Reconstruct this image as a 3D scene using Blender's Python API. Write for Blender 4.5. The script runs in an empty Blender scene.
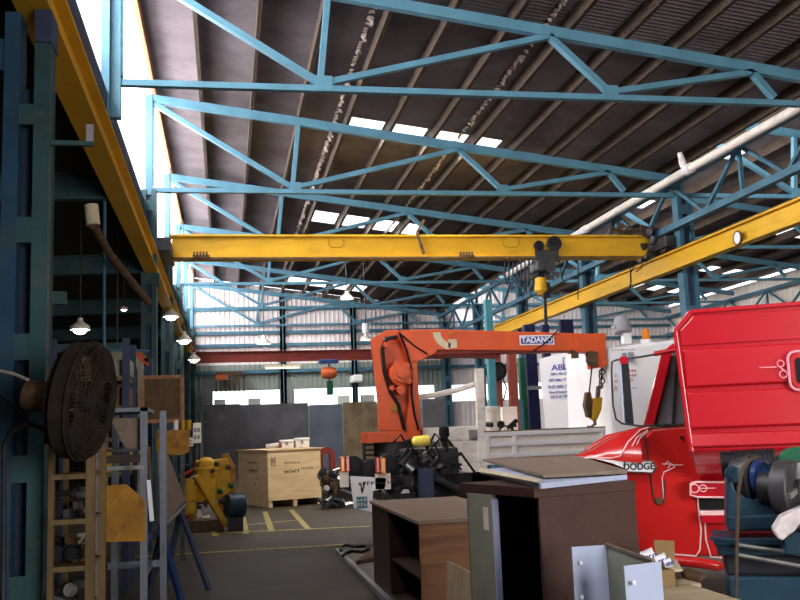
import bpy, math, random
import numpy as np
from mathutils import Vector, Matrix
random.seed(7)
SC = bpy.context.scene
COL = SC.collection
# ------------------------------------------------------------------ camera
FPX = 922.05; EYE = Vector((0, 0, 1.65))
yaw, pit, rol = 0.190268730, 0.142480353, -0.0394871526
cy, sy = math.cos(yaw), math.sin(yaw)
fw = Vector((sy*math.cos(pit), cy*math.cos(pit), math.sin(pit)))
r0 = Vector((cy, -sy, 0)); u0 = r0.cross(fw)
rt = r0*math.cos(rol)+u0*math.sin(rol); up = -r0*math.sin(rol)+u0*math.cos(rol)
cd = bpy.data.cameras.new('camera'); cam = bpy.data.objects.new('camera', cd); COL.objects.link(cam)
cam.matrix_world = Matrix(((rt.x, up.x, -fw.x, EYE.x), (rt.y, up.y, -fw.y, EYE.y), (rt.z, up.z, -fw.z, EYE.z), (0, 0, 0, 1)))
cd.sensor_width = 36; cd.lens = FPX*36/800; cd.clip_end = 300
SC.camera = cam
# ------------------------------------------------------------------ daylight, exposure
SC.view_settings.view_transform = 'Standard'; SC.view_settings.look = 'None'
SC.view_settings.exposure = 0.0; SC.view_settings.gamma = 1.0; SC.view_settings.use_curve_mapping = False
w = bpy.data.worlds.new('sky'); SC.world = w; w.use_nodes = True
bg = w.node_tree.nodes['Background']; bg.inputs[0].default_value = (0.93, 0.95, 1.0, 1); bg.inputs[1].default_value = 3.2

def area(name, loc, rot, sx, sy_, power, col=(1, 1, 1)):
    l = bpy.data.lights.new(name, 'AREA'); l.shape = 'RECTANGLE'; l.size = sx; l.size_y = sy_; l.energy = power; l.color = col
    o = bpy.data.objects.new(name, l); COL.objects.link(o); o.location = loc; o.rotation_euler = rot; return o
R90 = math.pi/2
# daylight through the clerestory glazing of both bays, the open front doorway and the far right opening
area('clerestory_daylight', (-2.5, 20, 8.05), (0, -R90, 0), 1.0, 44, 5200, (1, .95, .94))
area('second_clerestory_daylight', (10.5, 26, 8.0), (0, -R90, 0), 1.3, 32, 1500, (1, .96, .94))
dl = area('doorway_daylight', (6.2, -5.2, 2.3), (R90-.16, 0, 0), 6.2, 4.2, 470, (1, .94, .88)); dl.data.spread = math.radians(105)

for y_, p_ in ((19.5, 420), (28.0, 300), (39.6, 220)):   # the skylight strips in the roof
    sl = area('skylight_daylight', (4.4, y_, 8.02), (0, math.atan(.136), 0), 3.3, 1.1, p_, (1, .95, .86)); sl.data.spread = math.radians(120)
# ------------------------------------------------------------------ helpers
def proj(p):
    v = Vector(p)-EYE; z = v.dot(fw); return 400+v.dot(rt)/z*FPX, 300-v.dot(up)/z*FPX
def ray(px, py): return rt*(px-400)+up*(300-py)+fw*FPX
def at(px, py, Y): v = ray(px, py); return EYE+v*(Y/v.y)
def atX(px, py, X): v = ray(px, py); return EYE+v*(X/v.x)
def atZ(px, py, Z): v = ray(px, py); return EYE+v*((Z-1.65)/v.z)
def reach(p, dr, px):
    a, b = 0.05, 8.0
    f = lambda s: proj(Vector(p)+Vector(dr)*s)[0]-px
    fa = f(a)
    for _ in range(50):
        m = (a+b)/2
        if (f(m) > 0) == (fa > 0): a = m
        else: b = m
    return a

DEFT = None
class MB:
    def __init__(s, T=None): s.v = []; s.f = []; s.T = T or DEFT
    def add(s, vs, fs):
        n = len(s.v)
        s.v += [tuple((s.T @ Vector(v)) if s.T else v) for v in vs]; s.f += [tuple(i+n for i in f) for f in fs]; return s
    def box(s, x0, x1, y0, y1, z0, z1):
        return s.hexa([(x0, y0, z0), (x1, y0, z0), (x1, y1, z0), (x0, y1, z0), (x0, y0, z1), (x1, y0, z1), (x1, y1, z1), (x0, y1, z1)])
    def hexa(s, p): return s.add([tuple(q) for q in p], [(0, 3, 2, 1), (4, 5, 6, 7), (0, 1, 5, 4), (1, 2, 6, 5), (2, 3, 7, 6), (3, 0, 4, 7)])
    def bar(s, p, q, w, h, upv=(0, 0, 1)):
        p, q = Vector(p), Vector(q); d = (q-p).normalized(); u = Vector(upv)
        if abs(d.dot(u)) > .98: u = Vector((0, 1, 0))
        a = d.cross(u).normalized()*w/2; b = a.cross(d).normalized()*h/2
        return s.hexa([p-a-b, p+a-b, q+a-b, q-a-b, p-a+b, p+a+b, q+a+b, q-a+b])
    def ibeam(s, p, q, w, h, tf=.03, tw=.03):
        p, q = Vector(p), Vector(q); u = Vector((0, 0, 1))
        s.bar(p+u*(h/2-tf/2), q+u*(h/2-tf/2), w, tf); s.bar(p-u*(h/2-tf/2), q-u*(h/2-tf/2), w, tf); s.bar(p, q, tw, h-2*tf); return s
    def tube(s, pts, r, n=8):
        pts = [Vector(p) for p in pts]; rings = []; prev = None
        for i, p in enumerate(pts):
            d = (pts[min(i+1, len(pts)-1)]-pts[max(i-1, 0)]).normalized()
            if prev is None:
                a = d.orthogonal().normalized()
            else: a = (prev-d*prev.dot(d)).normalized()
            prev = a; b = d.cross(a); rr = r[i] if isinstance(r, (list, tuple)) else r
            rings.append([tuple(p+a*math.cos(2*math.pi*k/n)*rr+b*math.sin(2*math.pi*k/n)*rr) for k in range(n)])
        vs = [v for g in rings for v in g]; fs = []
        for i in range(len(rings)-1):
            for k in range(n): fs.append((i*n+k, i*n+(k+1) % n, (i+1)*n+(k+1) % n, (i+1)*n+k))
        fs.append(tuple(reversed(range(n)))); fs.append(tuple((len(rings)-1)*n+k for k in range(n)))
        return s.add(vs, fs)
    def cyl(s, p, q, r, n=20, r2=None): return s.tube([p, q], [r, r if r2 is None else r2], n)
    def revolve(s, c, ax, prof, n=24):
        # prof: (distance along ax, radius)
        c = Vector(c); ax = Vector(ax).normalized(); a = ax.orthogonal().normalized(); b = ax.cross(a); vs = []; fs = []
        for (t, r) in prof:
            for k in range(n): vs.append(tuple(c+ax*t+a*math.cos(2*math.pi*k/n)*r+b*math.sin(2*math.pi*k/n)*r))
        for i in range(len(prof)-1):
            for k in range(n): fs.append((i*n+k, i*n+(k+1) % n, (i+1)*n+(k+1) % n, (i+1)*n+k))
        return s.add(vs, fs)
    def ring(s, c, ax, R, r, n=32, m=6):
        c = Vector(c); ax = Vector(ax).normalized(); a = ax.orthogonal().normalized(); b = ax.cross(a); vs = []; fs = []
        for i in range(n):
            d = a*math.cos(2*math.pi*i/n)+b*math.sin(2*math.pi*i/n)
            for k in range(m): vs.append(tuple(c+d*(R+r*math.cos(2*math.pi*k/m))+ax*r*math.sin(2*math.pi*k/m)))
        for i in range(n):
            for k in range(m): fs.append((i*m+k, ((i+1) % n)*m+k, ((i+1) % n)*m+(k+1) % m, i*m+(k+1) % m))
        return s.add(vs, fs)
    def prism(s, pts, d):
        pts = [Vector(p) for p in pts]; n = len(pts); d = Vector(d)
        vs = [tuple(p) for p in pts]+[tuple(p+d) for p in pts]
        fs = [tuple(range(n)), tuple(reversed(range(n, 2*n)))]+[(i, i+n, (i+1) % n+n, (i+1) % n) for i in range(n)]
        return s.add(vs, fs)
    def build(s, name, mt, parent=None, label=None, smooth=False, bevel=0, cat=None, group=None, kind=None, tag_label=None):
        me = bpy.data.meshes.new(name); o = bpy.data.objects.new(name, me)
        if parent is not None:
            q = parent; off = Vector((0, 0, 0))
            while q is not None: off += Vector(q.location); q = q.parent
        else:
            A = np.array(s.v); lo, hi = A.min(0), A.max(0); off = Vector(((lo[0]+hi[0])/2, (lo[1]+hi[1])/2, lo[2])); o.location = off
        me.from_pydata([(v[0]-off.x, v[1]-off.y, v[2]-off.z) for v in s.v], [], s.f); me.validate()
        import bmesh
        bm = bmesh.new(); bm.from_mesh(me); bmesh.ops.recalc_face_normals(bm, faces=bm.faces); bm.to_mesh(me); bm.free()
        if smooth: me.shade_smooth(); me.set_sharp_from_angle(angle=math.radians(38))
        me.materials.append(mt); COL.objects.link(o)
        if parent is not None: o.parent = parent
        if bevel:
            m = o.modifiers.new('bevel', 'BEVEL'); m.width = bevel; m.segments = 2; m.limit_method = 'ANGLE'; m.angle_limit = math.radians(40)
        if label: o['label'] = label
        if cat: o['category'] = cat
        if group: o['group'] = group
        if kind: o['kind'] = kind
        return o
def thing(name, label, cat, loc=(0, 0, 0), group=None):
    o = bpy.data.objects.new(name, None); COL.objects.link(o); o.location = loc; o['label'] = label; o['category'] = cat
    if group: o['group'] = group
    return o
def dup(root, loc, label=None, rz=None):
    def cp(o, par):
        c = o.copy(); COL.objects.link(c)
        if par is not None: c.parent = par
        for ch in list(o.children): cp(ch, c)
        return c
    r = cp(root, None); r.location = loc
    if rz is not None: r.rotation_euler = (0, 0, rz)
    if label: r['label'] = label
    return r
def text(name, body, size, loc, mt, parent, rot=None, ext=.002, align='CENTER', sx=1.0, label=None, bold=.02):
    # lettering standing in the XZ plane, turned by rz
    c = bpy.data.curves.new(name, 'FONT'); c.body = body; c.size = size; c.extrude = ext; c.align_x = align; c.align_y = 'CENTER'
    c.offset = bold*size; o = bpy.data.objects.new(name, c); COL.objects.link(o)
    dg = bpy.context.evaluated_depsgraph_get(); me = bpy.data.meshes.new_from_object(o.evaluated_get(dg)); bpy.data.objects.remove(o); bpy.data.curves.remove(c)
    me.materials.clear(); me.materials.append(mt); o = bpy.data.objects.new(name, me); COL.objects.link(o)
    off = Vector((0, 0, 0)); q = parent
    while q is not None: off += Vector(q.location); q = q.parent
    o.parent = parent; o.location = Vector(loc)-off; o.rotation_euler = (R90, 0, rot or 0); o.scale = (sx, 1, 1)
    if label: o['label'] = label
    return o

def mat(name, col, rough=.6, metal=0, var=.18, scale=2.5, dirt=None, dirt_amt=.4, dscale=6, bump=0, stretch=(1, 1, 1), coat=0):
    m = bpy.data.materials.new(name); m.use_nodes = True; nt = m.node_tree; N = nt.nodes; L = nt.links; b = N['Principled BSDF']
    tc = N.new('ShaderNodeTexCoord'); mp = N.new('ShaderNodeMapping'); mp.inputs['Scale'].default_value = stretch; L.new(tc.outputs['Object'], mp.inputs[0])
    n = N.new('ShaderNodeTexNoise'); n.inputs['Scale'].default_value = scale; n.inputs['Detail'].default_value = 6; L.new(mp.outputs[0], n.inputs[0])
    rp = N.new('ShaderNodeValToRGB'); L.new(n.outputs[0], rp.inputs[0])
    e = rp.color_ramp.elements; e[0].position = .3; e[1].position = .7
    e[0].color = [c*(1-var) for c in col]+[1]; e[1].color = [min(1, c*(1+var)) for c in col]+[1]
    out = rp.outputs[0]
    if dirt:
        n2 = N.new('ShaderNodeTexNoise'); n2.inputs['Scale'].default_value = dscale; n2.inputs['Detail'].default_value = 8; n2.inputs['Roughness'].default_value = .7; L.new(mp.outputs[0], n2.inputs[0])
        r2 = N.new('ShaderNodeValToRGB'); L.new(n2.outputs[0], r2.inputs[0]); a = r2.color_ramp.elements; a[0].position = 1-dirt_amt-.12; a[1].position = 1-dirt_amt+.12
        a[0].color = (0, 0, 0, 1); a[1].color = (1, 1, 1, 1)
        mx = N.new('ShaderNodeMix'); mx.data_type = 'RGBA'; L.new(r2.outputs[0], mx.inputs[0]); L.new(out, mx.inputs[6]); mx.inputs[7].default_value = list(dirt)+[1]; out = mx.outputs[2]
    L.new(out, b.inputs['Base Color']); b.inputs['Roughness'].default_value = rough; b.inputs['Metallic'].default_value = metal
    b.inputs['Specular IOR Level'].default_value = .5 if (rough < .35 or metal > .3) else .18
    if coat: b.inputs['Coat Weight'].default_value = coat; b.inputs['Coat Roughness'].default_value = .08
    if bump:
        bp = N.new('ShaderNodeBump'); bp.inputs['Strength'].default_value = bump; bp.inputs['Distance'].default_value = .01; L.new(n.outputs[0], bp.inputs['Height']); L.new(bp.outputs[0], b.inputs['Normal'])
    return m
def wood(name, c1, c2, scale=1.2, stretch=(1, 1, 14), rough=.55):
    m = bpy.data.materials.new(name); m.use_nodes = True; nt = m.node_tree; N = nt.nodes; L = nt.links; b = N['Principled BSDF']
    tc = N.new('ShaderNodeTexCoord'); mp = N.new('ShaderNodeMapping'); mp.inputs['Scale'].default_value = stretch; L.new(tc.outputs['Object'], mp.inputs[0])
    n = N.new('ShaderNodeTexNoise'); n.inputs['Scale'].default_value = scale; n.inputs['Detail'].default_value = 8; n.inputs['Distortion'].default_value = .6; L.new(mp.outputs[0], n.inputs[0])
    rp = N.new('ShaderNodeValToRGB'); L.new(n.outputs[0], rp.inputs[0]); e = rp.color_ramp.elements; e[0].position = .35; e[1].position = .65
    e[0].color = list(c1)+[1]; e[1].color = list(c2)+[1]; L.new(rp.outputs[0], b.inputs['Base Color']); b.inputs['Roughness'].default_value = rough; b.inputs['Specular IOR Level'].default_value = .2
    return m
def glass_mat(name, col, transl=1.0):
    m = bpy.data.materials.new(name); m.use_nodes = True; nt = m.node_tree; N = nt.nodes; L = nt.links; N.remove(N['Principled BSDF'])
    t = N.new('ShaderNodeBsdfTranslucent'); t.inputs[0].default_value = list(col)+[1]; g = N.new('ShaderNodeBsdfTransparent'); mx = N.new('ShaderNodeMixShader'); mx.inputs[0].default_value = transl
    L.new(g.outputs[0], mx.inputs[1]); L.new(t.outputs[0], mx.inputs[2]); L.new(mx.outputs[0], N['Material Output'].inputs[0]); return m
def lamp_mat(name, col, s):
    m = bpy.data.materials.new(name); m.use_nodes = True; b = m.node_tree.nodes['Principled BSDF']; b.inputs['Base Color'].default_value = list(col)+[1]
    b.inputs['Emission Color'].default_value = list(col)+[1]; b.inputs['Emission Strength'].default_value = s; return m

M = dict(
 blue=mat('blue_painted_steel', (.055, .145, .205), .55, 0, .2, 2, dirt=(.06, .08, .09), dirt_amt=.3, dscale=5),
 bluel=mat('light_blue_painted_steel', (.085, .21, .285), .5, 0, .15, 2, dirt=(.09, .16, .19), dirt_amt=.3, dscale=4),
 slate=mat('slate_blue_steel', (.04, .055, .10), .6, 0, .2, 2),
 navy=mat('navy_steel', (.012, .014, .055), .5, 0, .2, 2),
 colb=mat('dirty_blue_column_paint', (.022, .065, .12), .6, 0, .3, 1.6, dirt=(.06, .085, .09), dirt_amt=.4, dscale=2.5),
 colg=mat('greenish_blue_column_paint', (.04, .09, .10), .6, 0, .3, 1.6, dirt=(.10, .11, .09), dirt_amt=.35, dscale=3),
 yellow=mat('yellow_crane_paint', (.66, .38, .022), .5, 0, .12, 1, dirt=(.45, .27, .03), dirt_amt=.36, dscale=1.3, stretch=(1, .5, 3)),
 ydirty=mat('dirty_yellow_paint', (.55, .31, .02), .5, 0, .3, 4, dirt=(.16, .09, .02), dirt_amt=.36, dscale=4),
 ochre=mat('ochre_plate', (.36, .17, .025), .65, 0, .25, 7, dirt=(.14, .07, .02), dirt_amt=.4, dscale=9),
 yline=mat('yellow_floor_paint', (.40, .33, .10), .7, 0, .3, 12, dirt=(.12, .10, .08), dirt_amt=.45, dscale=14),
 orange=mat('orange_crane_paint', (.64, .095, .025), .4, 0, .12, 2, dirt=(.34, .055, .02), dirt_amt=.32, dscale=5),
 orange2=mat('faded_orange_paint', (.55, .12, .04), .6, 0, .2, 3),
 redbeam=mat('red_oxide_beam', (.18, .032, .024), .6, 0, .2, 1),
 fan=mat('dusty_fan_wire', (.025, .018, .012), .85, 0, .4, 8, dirt=(.05, .03, .015), dirt_amt=.35),
 rust=mat('rusty_steel', (.13, .075, .04), .8, 0, .4, 8, dirt=(.05, .035, .025), dirt_amt=.45, bump=.3),
 rustred=mat('red_oxide_post', (.28, .06, .04), .6, 0, .25, 3),
 red=mat('glossy_red_truck_paint', (.46, .005, .016), .28, 0, .06, 1.2, coat=.7),
 redl=mat('orange_red_truck_paint', (.52, .014, .012), .25, 0, .06, 1.2, coat=.7),
 stripe=mat('pale_pinstripe', (.85, .55, .55), .5, 0, .05),
 pink=mat('pink_window_seal', (.80, .30, .36), .5, 0, .05),
 chrome=mat('chrome', (.8, .8, .8), .15, 1, .05),
 steel=mat('bare_steel', (.38, .38, .37), .35, .8, .2, 5, dirt=(.12, .09, .07), dirt_amt=.35),
 galv=mat('galvanised_steel', (.20, .22, .27), .5, .3, .3, 6, dirt=(.09, .10, .12), dirt_amt=.4),
 dsteel=mat('dark_oily_steel', (.045, .045, .05), .5, .4, .4, 6),
 black=mat('black_rubber', (.012, .012, .014), .55, 0, .3, 5),
 blackp=mat('black_paint', (.02, .02, .025), .4, 0, .3, 5),
 pgrey=mat('pale_grey_shutter', (.5, .52, .5), .6, 0, .1),
 grey=mat('grey_paint', (.25, .25, .27), .6, 0, .15, 3),
 dsheet=mat('dark_grey_sheet', (.10, .10, .11), .55, 0, .3, 1.2, dirt=(.16, .15, .13), dirt_amt=.35, dscale=1.5),
 bsheet=mat('blue_grey_sheet', (.13, .15, .19), .45, .2, .25, .8, dirt=(.22, .24, .3), dirt_amt=.3, dscale=.8),
 rsheet=mat('rust_stained_sheet', (.22, .17, .10), .7, 0, .3, 1.5, dirt=(.12, .07, .04), dirt_amt=.42, dscale=2),
 white=mat('white_paint', (.80, .80, .82), .45, 0, .04, 2),
 offw=mat('worn_white_paint', (.78, .73, .66), .55, 0, .1, 3, dirt=(.30, .24, .18), dirt_amt=.33, dscale=7, stretch=(1, 1, 3)),
 cream=mat('cream_paint', (.62, .55, .38), .6, 0, .1, 3),
 lilac=mat('pale_blue_grey_enamel', (.42, .48, .66), .35, 0, .08, 2, dirt=(.33, .38, .5), dirt_amt=.3),
 lgrey=mat('grey_green_enamel', (.27, .27, .21), .5, 0, .15, 3),
 brown=mat('brown_enamel', (.062, .030, .024), .45, 0, .12, 12, dirt=(.09, .05, .04), dirt_amt=.3, dscale=30),
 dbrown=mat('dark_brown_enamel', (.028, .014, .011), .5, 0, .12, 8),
 board=mat('grey_brown_board', (.20, .15, .115), .7, 0, .15, 10, dirt=(.26, .2, .15), dirt_amt=.35, dscale=18),
 deskw=wood('desk_woodgrain', (.11, .045, .018), (.18, .08, .03), 2, (1, 1, 9)),
 desktop=mat('worn_desk_top', (.17, .12, .085), .6, 0, .15, 6),
 pine=wood('raw_crate_plywood', (.66, .47, .25), (.80, .60, .35), 1.4, (1, 1, 5), .75),
 timber=wood('dirty_timber', (.13, .085, .04), (.20, .135, .065), 2, (8, 8, 1), .8),
 ply=wood('plywood_offcut', (.26, .19, .11), (.36, .28, .18), 3, (5, 5, 1), .8),
 card=mat('cardboard', (.20, .13, .06), .85, 0, .12, 5),
 benchw=wood('bench_top_timber', (.30, .24, .15), (.40, .33, .22), 2, (1, 6, 1), .7),
 purlin=mat('brown_purlin_steel', (.06, .042, .030), .75, 0, .3, 3, dirt=(.028, .02, .016), dirt_amt=.4),
 eave=mat('rusty_eave_purlin', (.36, .17, .09), .75, 0, .25, 3, dirt=(.16, .08, .05), dirt_amt=.4),
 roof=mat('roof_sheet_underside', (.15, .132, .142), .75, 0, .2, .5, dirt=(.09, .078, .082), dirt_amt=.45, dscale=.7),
 clad=mat('pale_pinkish_cladding', (.72, .66, .66), .65, 0, .12, .4, dirt=(.58, .52, .51), dirt_amt=.4, dscale=.9),
 clad2=mat('cream_cladding', (.72, .66, .60), .65, 0, .08, .4),
 cladd=mat('greenish_grey_cladding', (.22, .26, .24), .65, 0, .15, .5),
 floor=mat('oily_concrete_floor', (.050, .038, .027), .6, 0, .25, .7, dirt=(.030, .023, .017), dirt_amt=.45, dscale=1.6, bump=.1),
 slab=mat('pale_concrete', (.19, .165, .14), .75, 0, .2, 3),
 foil=mat('torn_white_foil', (.75, .66, .6), .6, 0, .3, 8),
 bluem=mat('blue_machine_enamel', (.014, .040, .066), .4, 0, .25, 4, dirt=(.02, .04, .06), dirt_amt=.4, dscale=7),
 bluep=mat('bright_blue_enamel', (.02, .045, .15), .35, 0, .2, 4),
 teal=mat('teal_paint', (.05, .20, .24), .5, 0, .2, 3),
 green=mat('green_enamel', (.012, .085, .045), .45, 0, .2, 4),
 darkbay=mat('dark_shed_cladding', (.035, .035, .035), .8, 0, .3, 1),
 amber=mat('amber_lens', (.75, .22, .02), .2, 0, .1, 9),
 redlens=mat('red_lens', (.45, .03, .02), .2, 0, .1, 9),
 dglass=mat('dark_window_glass', (.02, .022, .024), .06, 0, .2, 2),
 gglass=mat('grey_window_glass', (.10, .11, .12), .08, 0, .3, 2),
 ink=mat('black_ink', (.03, .03, .04), .7), inkb=mat('blue_ink', (.04, .06, .32), .7), inkr=mat('red_ink', (.6, .06, .05), .7), inkg=mat('grey_ink', (.3, .32, .38), .7),
 cloth=mat('stained_rag', (.55, .50, .50), .9, 0, .25, 14, bump=.4),
 gglaze=glass_mat('frosted_clerestory_sheet', (.95, .93, .97), .22), sky_sheet=glass_mat('skylight_sheet', (.95, .95, .95), .55), wglass=glass_mat('frosted_window_sheet', (.9, .95, .9), .5),
 lamp=lamp_mat('lit_lamp', (1, .97, .85), 9), lampw=lamp_mat('lit_lamp_dim', (1, .95, .75), 1.6))

def groove_shade(m, pitch):      # corrugation shading painted into the base colour as dark bands along the grooves
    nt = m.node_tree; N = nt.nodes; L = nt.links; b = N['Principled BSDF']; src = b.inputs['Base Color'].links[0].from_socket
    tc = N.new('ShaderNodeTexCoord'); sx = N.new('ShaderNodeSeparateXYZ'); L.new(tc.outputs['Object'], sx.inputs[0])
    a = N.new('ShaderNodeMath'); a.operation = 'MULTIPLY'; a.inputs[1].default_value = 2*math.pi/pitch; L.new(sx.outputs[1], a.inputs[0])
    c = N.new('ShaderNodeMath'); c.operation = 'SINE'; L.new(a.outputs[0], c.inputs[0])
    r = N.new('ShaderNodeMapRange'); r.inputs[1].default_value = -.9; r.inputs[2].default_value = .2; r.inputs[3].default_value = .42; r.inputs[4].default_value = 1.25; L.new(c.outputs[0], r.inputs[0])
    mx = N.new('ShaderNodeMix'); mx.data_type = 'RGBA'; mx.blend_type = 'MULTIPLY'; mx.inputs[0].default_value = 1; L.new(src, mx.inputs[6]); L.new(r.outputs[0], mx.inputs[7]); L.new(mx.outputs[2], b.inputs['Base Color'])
groove_shade(M['roof'], .11)
# ================================================================== SETTING
YS = [7.2, 13.0, 18.8, 24.6, 30.5, 36.3, 42.1]; YB = 42.3
XL, XR, X2 = -1.42, 10.2, 21.8
def rz(x, x0): return 8.99-.136*(x-x0)       # underside of the roof sheets
MB().box(-10, X2+.3, -5.3, YB+.2, -.2, 0).build('floor', M['floor'], kind='structure')
# roof sheets: corrugations run across the bay; skylight strips are cut out of them
def corr_roof(mb, x0, xa, xb, ya, yb, pitch=.11, amp=.02):
    n = max(4, int((yb-ya)/pitch*4)); vs = []; fs = []
    for i in range(n+1):
        y = ya+(yb-ya)*i/n; dz = amp*math.sin(2*math.pi*y/pitch)
        vs += [(xa, y, rz(xa, x0)+dz), (xb, y, rz(xb, x0)+dz)]
    for i in range(n): fs.append((2*i, 2*i+1, 2*i+3, 2*i+2))
    mb.add(vs, fs)
def roof(name, x0, x1, holes):
    mb = MB(); ys = sorted({-5.3, YB}|{h[2] for h in holes}|{h[3] for h in holes})
    for a, b in zip(ys[:-1], ys[1:]):
        cut = sorted((h[0], h[1]) for h in holes if h[2] <= a+1e-6 and h[3] >= b-1e-6); x = x0
        for c, d_ in cut:
            if c > x: corr_roof(mb, x0, x, c, a, b)
            x = d_
        corr_roof(mb, x0, x, x1, a, b)
    n = len(mb.v); mb.add([(x0-.1, -5.3, rz(x0, x0)+.05), (x0-.1, YB, rz(x0, x0)+.05), (x0, YB, rz(x0, x0)), (x0, -5.3, rz(x0, x0))], [(0, 1, 2, 3)])
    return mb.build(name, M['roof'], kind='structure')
H1 = [(a, b, y0, y1) for (y0, y1) in ((18.95, 20.05), (27.3, 28.7), (39.0, 40.6)) for a, b in ((2.72, 3.48), (3.62, 4.42), (4.56, 5.34), (5.46, 6.1))]
H2 = [(12.75, 13.45, 21.0, 21.9), (12.7, 13.4, 26.3, 27.3), (18.35, 19.1, 27.0, 28.0), (19.3, 20.1, 27.0, 28.0), (18.3, 19.0, 33.4, 34.5), (19.15, 20.0, 33.4, 34.5), (20.15, 20.9, 33.4, 34.5), (18.2, 19.0, 38.2, 39.4), (19.15, 20.0, 38.2, 39.4), (20.15, 20.8, 38.2, 39.4)]
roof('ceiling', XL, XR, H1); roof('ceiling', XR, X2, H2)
wn = 0
for x0, hs in ((XL, H1), (XR, H2)):
    for (a, b, c, d_) in hs:
        wn += 1
        MB().hexa([(a, c, rz(a, x0)+.0), (b, c, rz(b, x0)+.0), (b, d_, rz(b, x0)+.0), (a, d_, rz(a, x0)+.0), (a, c, rz(a, x0)+.01), (b, c, rz(b, x0)+.01), (b, d_, rz(b, x0)+.01), (a, d_, rz(a, x0)+.01)]).build('window_%d' % wn, M['sky_sheet'], kind='structure')
# back wall, corrugated with vertical ribs; window openings low down
def clad(mb, p, q, z0, z1a, z1b, pitch=.215, depth=.035, n_=(0, -1, 0)):
    p, q = Vector(p), Vector(q); L = (q-p).length; d = (q-p)/L; n_ = Vector(n_); k = max(1, int(round(L/pitch))); vs = []; fs = []
    prof = [(0, 0), (.62, 0), (.72, 1), (.9, 1), (1, 0)]
    for i in range(k):
        for (t, h) in (prof[:-1] if i < k-1 else prof):
            s_ = (i+t)/k; pt = p+d*L*s_+n_*depth*h; zt = z1a+(z1b-z1a)*s_
            vs += [(pt.x, pt.y, z0), (pt.x, pt.y, zt)]
    for i in range(len(vs)//2-1): fs.append((2*i, 2*i+2, 2*i+3, 2*i+1))
    mb.add(vs, fs)
b = MB(); clad(b, (XL-.3, YB, 0), (XR, YB, 0), 4.95, rz(XL, XL), rz(XR, XL)); clad(b, (XR, YB, 0), (X2, YB, 0), 3.75, rz(XR, XR), rz(X2, XR)); clad(b, (XR, YB, 0), (X2, YB, 0), 0, 3.0, 3.0)
b.build('wall_back', M['clad'], kind='structure')
b = MB(); clad(b, (XL-.3, YB, 0), (XR, YB, 0), 3.78, 4.95, 4.95); clad(b, (XL-.3, YB, 0), (XR, YB, 0), 0, 3.0, 3.0)
for a, c in ((XL-.3, -.55), (2.42, 3.08), (7.0, 7.6), (9.6, XR)): clad(b, (a, YB, 0), (c, YB, 0), 3.0, 3.78, 3.78)
b.build('wall_back', M['cladd'], kind='structure')
for i, (a, c) in enumerate(((-.55, 2.42), (3.08, 7.0), (7.6, 9.6), (XR, X2))):
    MB().box(a, c, YB-.005, YB+.005, 3.0, 3.78).build('window_%d' % (wn+1+i), M['wglass'], kind='structure')
wn += 4
# grey shutters standing part way across the bright windows
for i, (a, c) in enumerate(((-.5, .0), (1.0, 1.55), (5.05, 5.6), (6.1, 6.75))):
    MB().box(a, c, YB-.09, YB-.05, 3.02, 3.42).build('trim_%d' % (i+1), M['pgrey'], kind='structure')
b = MB(); clad(b, (X2, -5.3, 0), (X2, YB, 0), 0, 7.3, 7.3, n_=(-1, 0, 0)); b.build('wall_right', M['clad2'], kind='structure')
# front wall behind the camera with its open doorway
b = MB()
for bx in ((-10, 3.0, 0, 9), (9.4, X2, 0, 9), (3.0, 9.4, 4.5, 9)): b.box(bx[0], bx[1], -5.3, -5.1, bx[2], bx[3])
b.build('wall_front', M['cladd'], kind='structure')
# the low bay on the left
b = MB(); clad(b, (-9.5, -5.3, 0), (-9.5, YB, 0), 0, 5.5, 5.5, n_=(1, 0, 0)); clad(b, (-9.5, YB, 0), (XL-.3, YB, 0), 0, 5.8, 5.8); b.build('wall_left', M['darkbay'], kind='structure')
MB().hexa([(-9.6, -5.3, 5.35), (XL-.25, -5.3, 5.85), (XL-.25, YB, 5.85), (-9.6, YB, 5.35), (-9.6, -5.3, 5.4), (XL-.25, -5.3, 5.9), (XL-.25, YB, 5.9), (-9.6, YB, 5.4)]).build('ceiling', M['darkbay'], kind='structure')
# clerestory glazing left of the first bay, over the slate girt
for i in range(7):
    ya = ([-5.2]+YS)[i]; yb = YS[i]; wn += 1
    MB().box(XL-.24, XL-.23, ya+.05, yb-.05, 6.4, 9.0).build('window_%d' % wn, M['gglaze'], kind='structure')
MB().box(XL-.24, XL-.15, -5.2, YB, 5.62, 6.52).build('trim_5', M['slate'], kind='structure')
# glazing between the two bays (seen only from inside the second)
b = MB()
for ya in np.arange(-5, 42, 5.9): wn += 1; MB().box(XR-.005, XR+.005, ya, ya+5.8, 7.45, 8.9).build('window_%d' % wn, M['gglaze'], kind='structure')
# floor markings
def fline(name, p, q, wd, i):
    p = Vector((p[0], p[1], .004)); q = Vector((q[0], q[1], .004)); d = (q-p).normalized(); a = Vector((-d.y, d.x, 0))*wd/2
    MB().hexa([p-a, q-a, q+a, p+a]+[v+Vector((0, 0, .003)) for v in (p-a, q-a, q+a, p+a)]).build('trim_%d' % i, M['yline'], kind='structure')
fl = [((-1.6, 14.36), (1.78, 14.25), .11)]
g = lambda px, py: tuple(atZ(px, py, 0)[:2])
fl += [(g(150, 536.5), g(370, 526.5), .13), (g(265, 512), g(272, 532), .11), (g(291, 510), g(308, 529), .11), (g(243, 517), g(246, 534), .11), (g(239, 526), g(300, 520), .11), (g(212, 530), g(216, 536), .11)]
for i, (p, q, wd) in enumerate(fl): fline('', p, q, wd, 6+i)
MB().box(1.56, 6.5, 6.0, 13.3, 0, .05).build('trim_20', M['slab'], kind='structure')
MB().box(1.50, 1.56, 6.0, 13.4, 0, .06).build('trim_21', M['steel'], kind='structure')

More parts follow.
